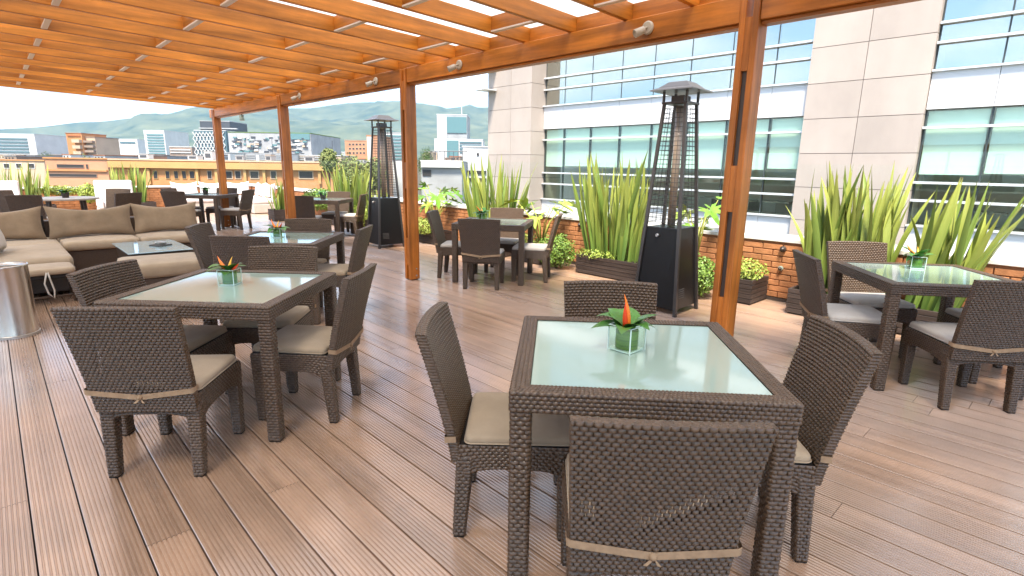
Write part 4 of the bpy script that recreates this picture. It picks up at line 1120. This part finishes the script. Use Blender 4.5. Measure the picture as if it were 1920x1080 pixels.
# near brick terrace block with yellow fascia
b1 = Bld('brick_block', 'long orange brick block with yellow fascia behind the far parapet', 205, 640, 303, 46, 'c_orange', 12, 'c_cream')
b1.rect('fascia', 'c_yellow', 206, 639, 305, 317, .35)
for i, x in enumerate((284, 307, 323, 338, 352)): b1.window(x, x + 9 + (2 if i > 3 else 0), 320, 336, 'c_win', 'c_yellow')
for x0, x1 in ((386, 395), (412, 434), (438, 450), (466, 484), (505, 517), (558, 586)): b1.window(x0, x1, 320, 336, 'c_win', 'c_cream')
for x in (275, 366, 402, 456, 492, 596): b1.rect('pilaster', 'c_yellow', x, x + 5, 317.5, 345, .2)
rc_ = random.Random(31)
clut = ['left end of', 'second from the left on', 'third from the left on', 'middle of', 'just right of the middle of', 'right of the first post on', 'close to the third post on', 'right end of']
rtop = b1.top + 22 + .13
for i, wh in enumerate(clut):
    x = 240 + i * 50 + rc_.uniform(-10, 10)
    M1 = Matrix.Translation(b1.o.location) @ Matrix.Rotation(b1.o.rotation_euler.z, 4, 'Z')
    c_ = thing('roof_unit', 'small roof ventilation unit at the %s the long brick block' % wh, 'vent', M1 @ Vector((b1.X(x), 2.5 + rc_.random() * 5, rtop)), b1.o.rotation_euler.z + rc_.uniform(-.3, .3), 'roof units on the brick block')
    w_, h_ = rc_.uniform(.5, 1.1), rc_.uniform(.35, .75)
    MB().box(-w_ / 2, w_ / 2, -.35, .35, 0, h_).build('housing', rc_.choice(('c_white', 'c_grey', 'c_cream')), c_, bevel=.02)
    MB().box(-w_ / 2 - .04, w_ / 2 + .04, -.39, .39, h_ + .001, h_ + .05).build('cap', 'c_grey', c_)
    MB().box(-w_ * .35, w_ * .35, -.37, -.351, h_ * .25, h_ * .8).build('grille', 'c_dark', c_)
    if i % 3 == 1: MB().tube([(w_ * .3, .2, h_ + .05), (w_ * .3, .2, h_ + 1.5)], .025, 5).build('aerial', 'c_dark', c_)
b2 = Bld('brick_block', 'lower orange brick block with ribbon windows between the far sword-leaf plants', 84, 200, 298, 50, 'c_pink', 10, 'c_orange')
for x0, x1, y0, y1 in ((105, 156, 308, 315), (160, 164, 308, 317), (88, 178, 326, 332)): b2.window(x0, x1, y0, y1, 'c_win', 'c_roof')
b2.rect('string_course', 'c_orange', 85, 199, 318, 321, .15)
b3 = Bld('brick_block', 'cream low house at the left edge behind the sword leaves', -60, 82, 301, 60, 'c_cream', 12, 'c_orange')
for x in (5, 28, 52): b3.window(x, x + 12, 306, 316)
# towers and blocks
s1 = Bld('office_tower', 'white tower with dark window stripes at the left edge', -40, 72, 252, 230, 'c_white', 30, 'c_white')
for k in range(5): s1.rect('window_band', 'c_glass', -38, 58, 259 + k * 6, 262 + k * 6, .3)
s2 = Bld('apartment_tower', 'orange brick apartment tower with stepped balconies', 131, 160, 251, 130, 'c_orange', 8, 'c_red')
s2.rect('brick_strip', 'c_red', 134, 158, 254, 256, .2)
for k in range(3): s2.rect('balcony', 'c_cream', 145, 159, 262 + k * 11, 268 + k * 11, .9)
s2b = Bld('apartment_block', 'stepped cream and brown balcony block attached to the orange tower', 160.5, 184, 258, 131, 'c_cream', 8, 'c_roof')
for k in range(4): s2b.rect('balcony', 'c_roof', 166, 183, 264 + k * 9, 268 + k * 9, .9)
s2b.rect('stair_strip', 'c_roof', 161, 165, 262, 292, .3)
s3 = Bld('office_tower', 'pale blue glass tower in the middle of the left skyline', 276, 314, 246, 330, 'c_white', 25, 'c_white')
for k in range(8): s3.rect('window_band', 'c_teal', 281, 312, 252 + k * 5, 254.6 + k * 5, .3)
s4 = Bld('lattice_block', 'block with white diagonal lattice facade left of the first post', 370, 428, 246, 190, 'c_glass', 18, 'c_white')
for k in range(9):
    x = 371 + k * 6.3
    for sgn in (1, -1):
        a = s4.X(x); z0, z1 = s4.Z(x, 298), s4.Z(x, 248)
        for q in range(4):
            za, zb = z0 + (z1 - z0) * q / 4, z0 + (z1 - z0) * (q + 1) / 4; d_ = .75 * (sgn if q % 2 else -sgn)
            xa, xb = a - d_, a + d_
            MB().hexa([(xa - .12, -.3, za), (xa + .12, -.3, za), (xa + .12, -.01, za), (xa - .12, -.01, za), (xb - .12, -.3, zb), (xb + .12, -.3, zb), (xb + .12, -.01, zb), (xb - .12, -.01, zb)]).build('lattice_bar', 'c_white', s4.o)
s5 = Bld('rooftop_box', 'dark grey box tower above the lattice block', 382, 437, 229, 210, 'c_dark', 14, 'c_grey')
s5.rect('cornice', 'c_grey', 382, 452, 241, 243, 1.2)
s6 = Bld('patterned_block', 'wide grey block with a patterned facade and green roof', 432, 585, 250, 170, 'c_grey', 30, 'c_green')
rp_ = random.Random(21)
for k in range(150):
    x = rp_.uniform(436, 574); y = rp_.uniform(256, 294); s6.rect('facade_panel', rp_.choice(('c_dark', 'c_white', 'c_teal', 'c_dark', 'c_cream')), x, x + rp_.uniform(3, 9), y, y + rp_.uniform(1.2, 3.5), rp_.uniform(.1, .5))
s6.rect('glass_top', 'c_teal', 545, 584, 251, 262, .3)
s7 = Bld('apartment_block', 'salmon apartment block with dark windows behind the sword leaves', 648, 690, 264, 140, 'c_pink', 12, 'c_cream')
for i in range(3):
    for k in range(5): s7.window(655 + k * 6.5, 659.5 + k * 6.5, 269 + i * 8, 273 + i * 8, 'c_win', 'c_cream')
s8 = Bld('apartment_block', 'pink slab tower left of the far heater', 689, 716, 255, 132, 'c_pink', 12, 'c_pink')
s8.rect('white_strip', 'c_white', 690, 698, 257, 305, .2)
s9 = Bld('apartment_block', 'white striped block seen through the far heater', 717, 765, 250, 150, 'c_white', 14, 'c_grey')
for k in range(8): s9.rect('window_band', 'c_teal', 719, 763, 254 + k * 6, 257 + k * 6, .2)
s10 = Bld('office_tower', 'tall grey and teal glass tower against the hill', 820, 876, 217, 280, 'c_grey', 20, 'c_white')
s10.rect('glass_face', 'c_teal', 839, 875, 221, 250, .4); s10.rect('white_face', 'c_white', 821, 838, 219, 262, .3)
for k in range(4): s10.rect('window_band', 'c_win', 824, 836, 268 + k * 6, 270 + k * 6, .4)
MB().tube([(s10.w * .8, 4, s10.top + 22.3), (s10.w * .8, 4, s10.top + 32)], .25, 5).build('mast', 'c_white', s10.o)
s11 = Bld('office_block', 'white and teal low block at the foot of the grey tower', 815, 905, 262, 200, 'c_white', 16, 'c_white')
for k in range(4): s11.rect('window_band', 'c_glass', 862, 903, 266 + k * 6, 269 + k * 6, .3)
s11.rect('glass_strip', 'c_teal', 838, 860, 264, 296, .3)
s12 = Bld('white_house', 'white flat-roofed house next to the stone pier', 868, 918, 276, 62, 'c_white', 10, 'c_white')
s12.rect('small_window', 'c_win', 894, 898, 287, 292, .1)
for k in range(2): s12.rect('louvre_band', 'c_win', 869, 912, 320 + k * 14, 327 + k * 14, .1)
s13 = Bld('grey_house', 'grey rendered house with white roof edge right of the second post', 790, 866, 303, 56, 'c_grey', 9, 'c_white')
s13.rect('parapet_band', 'c_white', 790, 866, 303.5, 314, .4)
s13.rect('side_window', 'c_win', 792, 808, 318, 330, .08)
rail = thing('roof_railing', 'dark roof railing above the grey rendered house', 'railing', (0, 0, 0))
A_, B_ = atd(808, 296, 58), atd(876, 296, 58)
top_ = s13.top + max(.12, .0012 * 56)
A_.z = B_.z = top_
for i in range(9):
    p = A_.lerp(B_, i / 8); MB().tube([p, p + Vector((0, 0, .95))], .035, 5).build('baluster', 'c_dark', rail)
MB().tube([A_ + Vector((0, 0, .98)), B_ + Vector((0, 0, .98))], .05, 5).build('handrail', 'c_dark', rail)
s14 = Bld('white_hall', 'low white hall on the slope behind the left skyline', 226, 262, 262, 420, 'c_white', 30, 'c_white')
s14.rect('window_band', 'c_glass', 230, 258, 266, 269, .4)
s15 = Bld('brown_block', 'small brown office between the blue tower and the lattice block', 320, 362, 276, 240, 'c_roof', 14, 'c_white')
for k in range(2): s15.rect('window_band', 'c_white', 322, 360, 280 + k * 5, 282 + k * 5, .3)
s16 = Bld('white_block', 'white rooftop plant block with louvres above the brick block', 405, 432, 287, 90, 'c_white', 10, 'c_grey')
for k in range(2): s16.rect('louvre', 'c_dark', 412, 428, 290 + k * 5, 292 + k * 5, .2)
s17 = Bld('white_block', 'long white louvred roof block between the first and third posts', 440, 540, 288, 95, 'c_white', 10, 'c_grey')
for k in range(3):
    for x0, x1 in ((444, 458), (462, 480), (486, 512), (516, 536)): s17.rect('louvre', 'c_grey', x0, x1, 290 + k * 4, 291.8 + k * 4, .2)
s18 = Bld('white_block', 'white roof block with rails right of the third post', 552, 640, 292, 100, 'c_cream', 10, 'c_white')
for k in range(2): s18.rect('louvre', 'c_grey', 556, 600, 294 + k * 4, 296 + k * 4, .2)
# scattered far houses between the towers and the foot of the hills
rh = random.Random(9)
adj = ['cream', 'white', 'salmon', 'grey', 'brown']; mm = ['c_cream', 'c_white', 'c_pink', 'c_grey', 'c_roof']
rfs = [('c_roof', 'brown'), ('c_red', 'red'), ('c_white', 'white'), ('c_grey', 'grey')]
marks = [(72, 'at the left edge below the striped tower'), (131, 'left of the orange apartment tower'), (226, 'right of the orange apartment tower'), (276, 'left of the pale blue tower'),
         (370, 'between the blue tower and the first post'), (430, 'behind the lattice block'), (590, 'in front of the patterned grey block'), (650, 'left of the salmon apartment block'),
         (765, 'behind the far heater'), (820, 'right of the second post'), (999, 'below the grey glass tower')]
used_lb = set()
for k in range(72):
    x = rh.uniform(-30, 905); D = rh.choice((rh.uniform(110, 200), rh.uniform(180, 420), rh.uniform(420, 900)))
    yt = rh.uniform(279, 291) + x * .008 if D > 180 else rh.uniform(287, 296) + x * .008
    wd = rh.uniform(8, 26); q = rh.randrange(5); rf = rh.choice(rfs); where = next(t_ for a_, t_ in marks if x + wd / 2 < a_)
    lb_ = 'distant %s %s house with %s roof %s' % ('wide' if wd > 17 else 'narrow', adj[q], rf[1], where)
    if lb_ in used_lb: continue
    used_lb.add(lb_)
    o = Bld('distant_house', 'distant %s %s house with %s roof %s' % ('wide' if wd > 17 else 'narrow', adj[q], rf[1], where), x, x + wd, yt, D, mm[q], 14, rf[0], 'house', 'distant houses below the hills')
    if D < 420:
        for i in range(int(wd // 6)):
            o.rect('window', 'c_win', x + 2 + i * 6, x + 4.6 + i * 6, yt + 2.4, yt + 4.6, .08)
        if rh.random() < .6: o.rect('window_band', 'c_win', x + 1.5, x + wd - 1.5, yt + 7, yt + 9, .08)
# trees of the streets
def tree(label, px, ytop, D, wpx, mt_, seed, n=1500):
    t_ = atd(px, ytop, D); hh = t_.z + 22; r_ = wpx / FPX * D / 2
    o = thing('street_tree', label, 'tree', (t_.x, t_.y, -22), 0, 'street trees in the city')
    tr = MB().tube([(0, 0, 0), (.2, .1, hh * .4), (0, .2, hh * .75), (0, 0, hh * .93)], [.35, .28, .15, .05], 8).build('trunk', 'bark', o, smooth=True)
    rr = random.Random(seed)
    for k in range(6):
        a = k * 1.05 + rr.random(); z = hh - r_ * 2.2 + r_ * .35 * k * .5
        MB().tube([(0, 0, z), (r_ * .4 * cos(a), r_ * .4 * sin(a), z + r_ * .3), (r_ * .8 * cos(a), r_ * .8 * sin(a), z + r_ * .75)], [.14, .09, .03], 5).build('limb', 'bark', tr)
    cr_ = leafmass('crown', mt_, n, r_, r_, r_ * 1.35, max(.10, r_ * .085), seed, o, (0, 0, hh - r_ * 1.3), .25)
tree('pale olive tree behind the sword leaves beside the third post', 615, 278, 40, 34, 'tree_leaf_pale', 1, 2200)
tree('broad pale tree in front of the salmon apartment block', 655, 290, 38, 62, 'tree_leaf_pale', 2, 2600)
tree('pale tree between the far heater and the sword leaves', 700, 296, 36, 50, 'tree_leaf_pale', 3, 2200)
tree('green tree seen just right of the second post', 796, 288, 75, 30, 'tree_leaf', 4)
tree('green tree in front of the grey tower foot', 800, 276, 150, 26, 'tree_leaf', 5)
tree('dark green tree at the foot of the orange apartment tower', 160, 291, 90, 36, 'tree_leaf_pale', 6)
tree('dark green tree right of the orange apartment tower', 215, 290, 140, 40, 'tree_leaf', 7)
tree('small dark tree beside the patterned block', 600, 288, 120, 22, 'tree_leaf', 8)
tree('small tree on the roofline left of the orange tower', 85, 285, 150, 30, 'tree_leaf', 9)

# ------------------------------------------------------------------ haze
HZ = True
if HZ:
    hzm = bpy.data.materials.new('haze'); hzm.use_nodes = True; t = hzm.node_tree; t.nodes.clear()
    o_ = t.nodes.new('ShaderNodeOutputMaterial'); pv = t.nodes.new('ShaderNodeVolumePrincipled')
    pv.inputs['Color'].default_value = (.42, .68, .95, 1); pv.inputs['Density'].default_value = .00016; pv.inputs['Anisotropy'].default_value = .2
    t.links.new(pv.outputs[0], o_.inputs['Volume']); MATS['haze'] = hzm
    kind(MB().box(-7000, 7000, -7000, 7000, -25, 620).build('haze', 'haze'), 'stuff')
print('objects', len(bpy.data.objects))
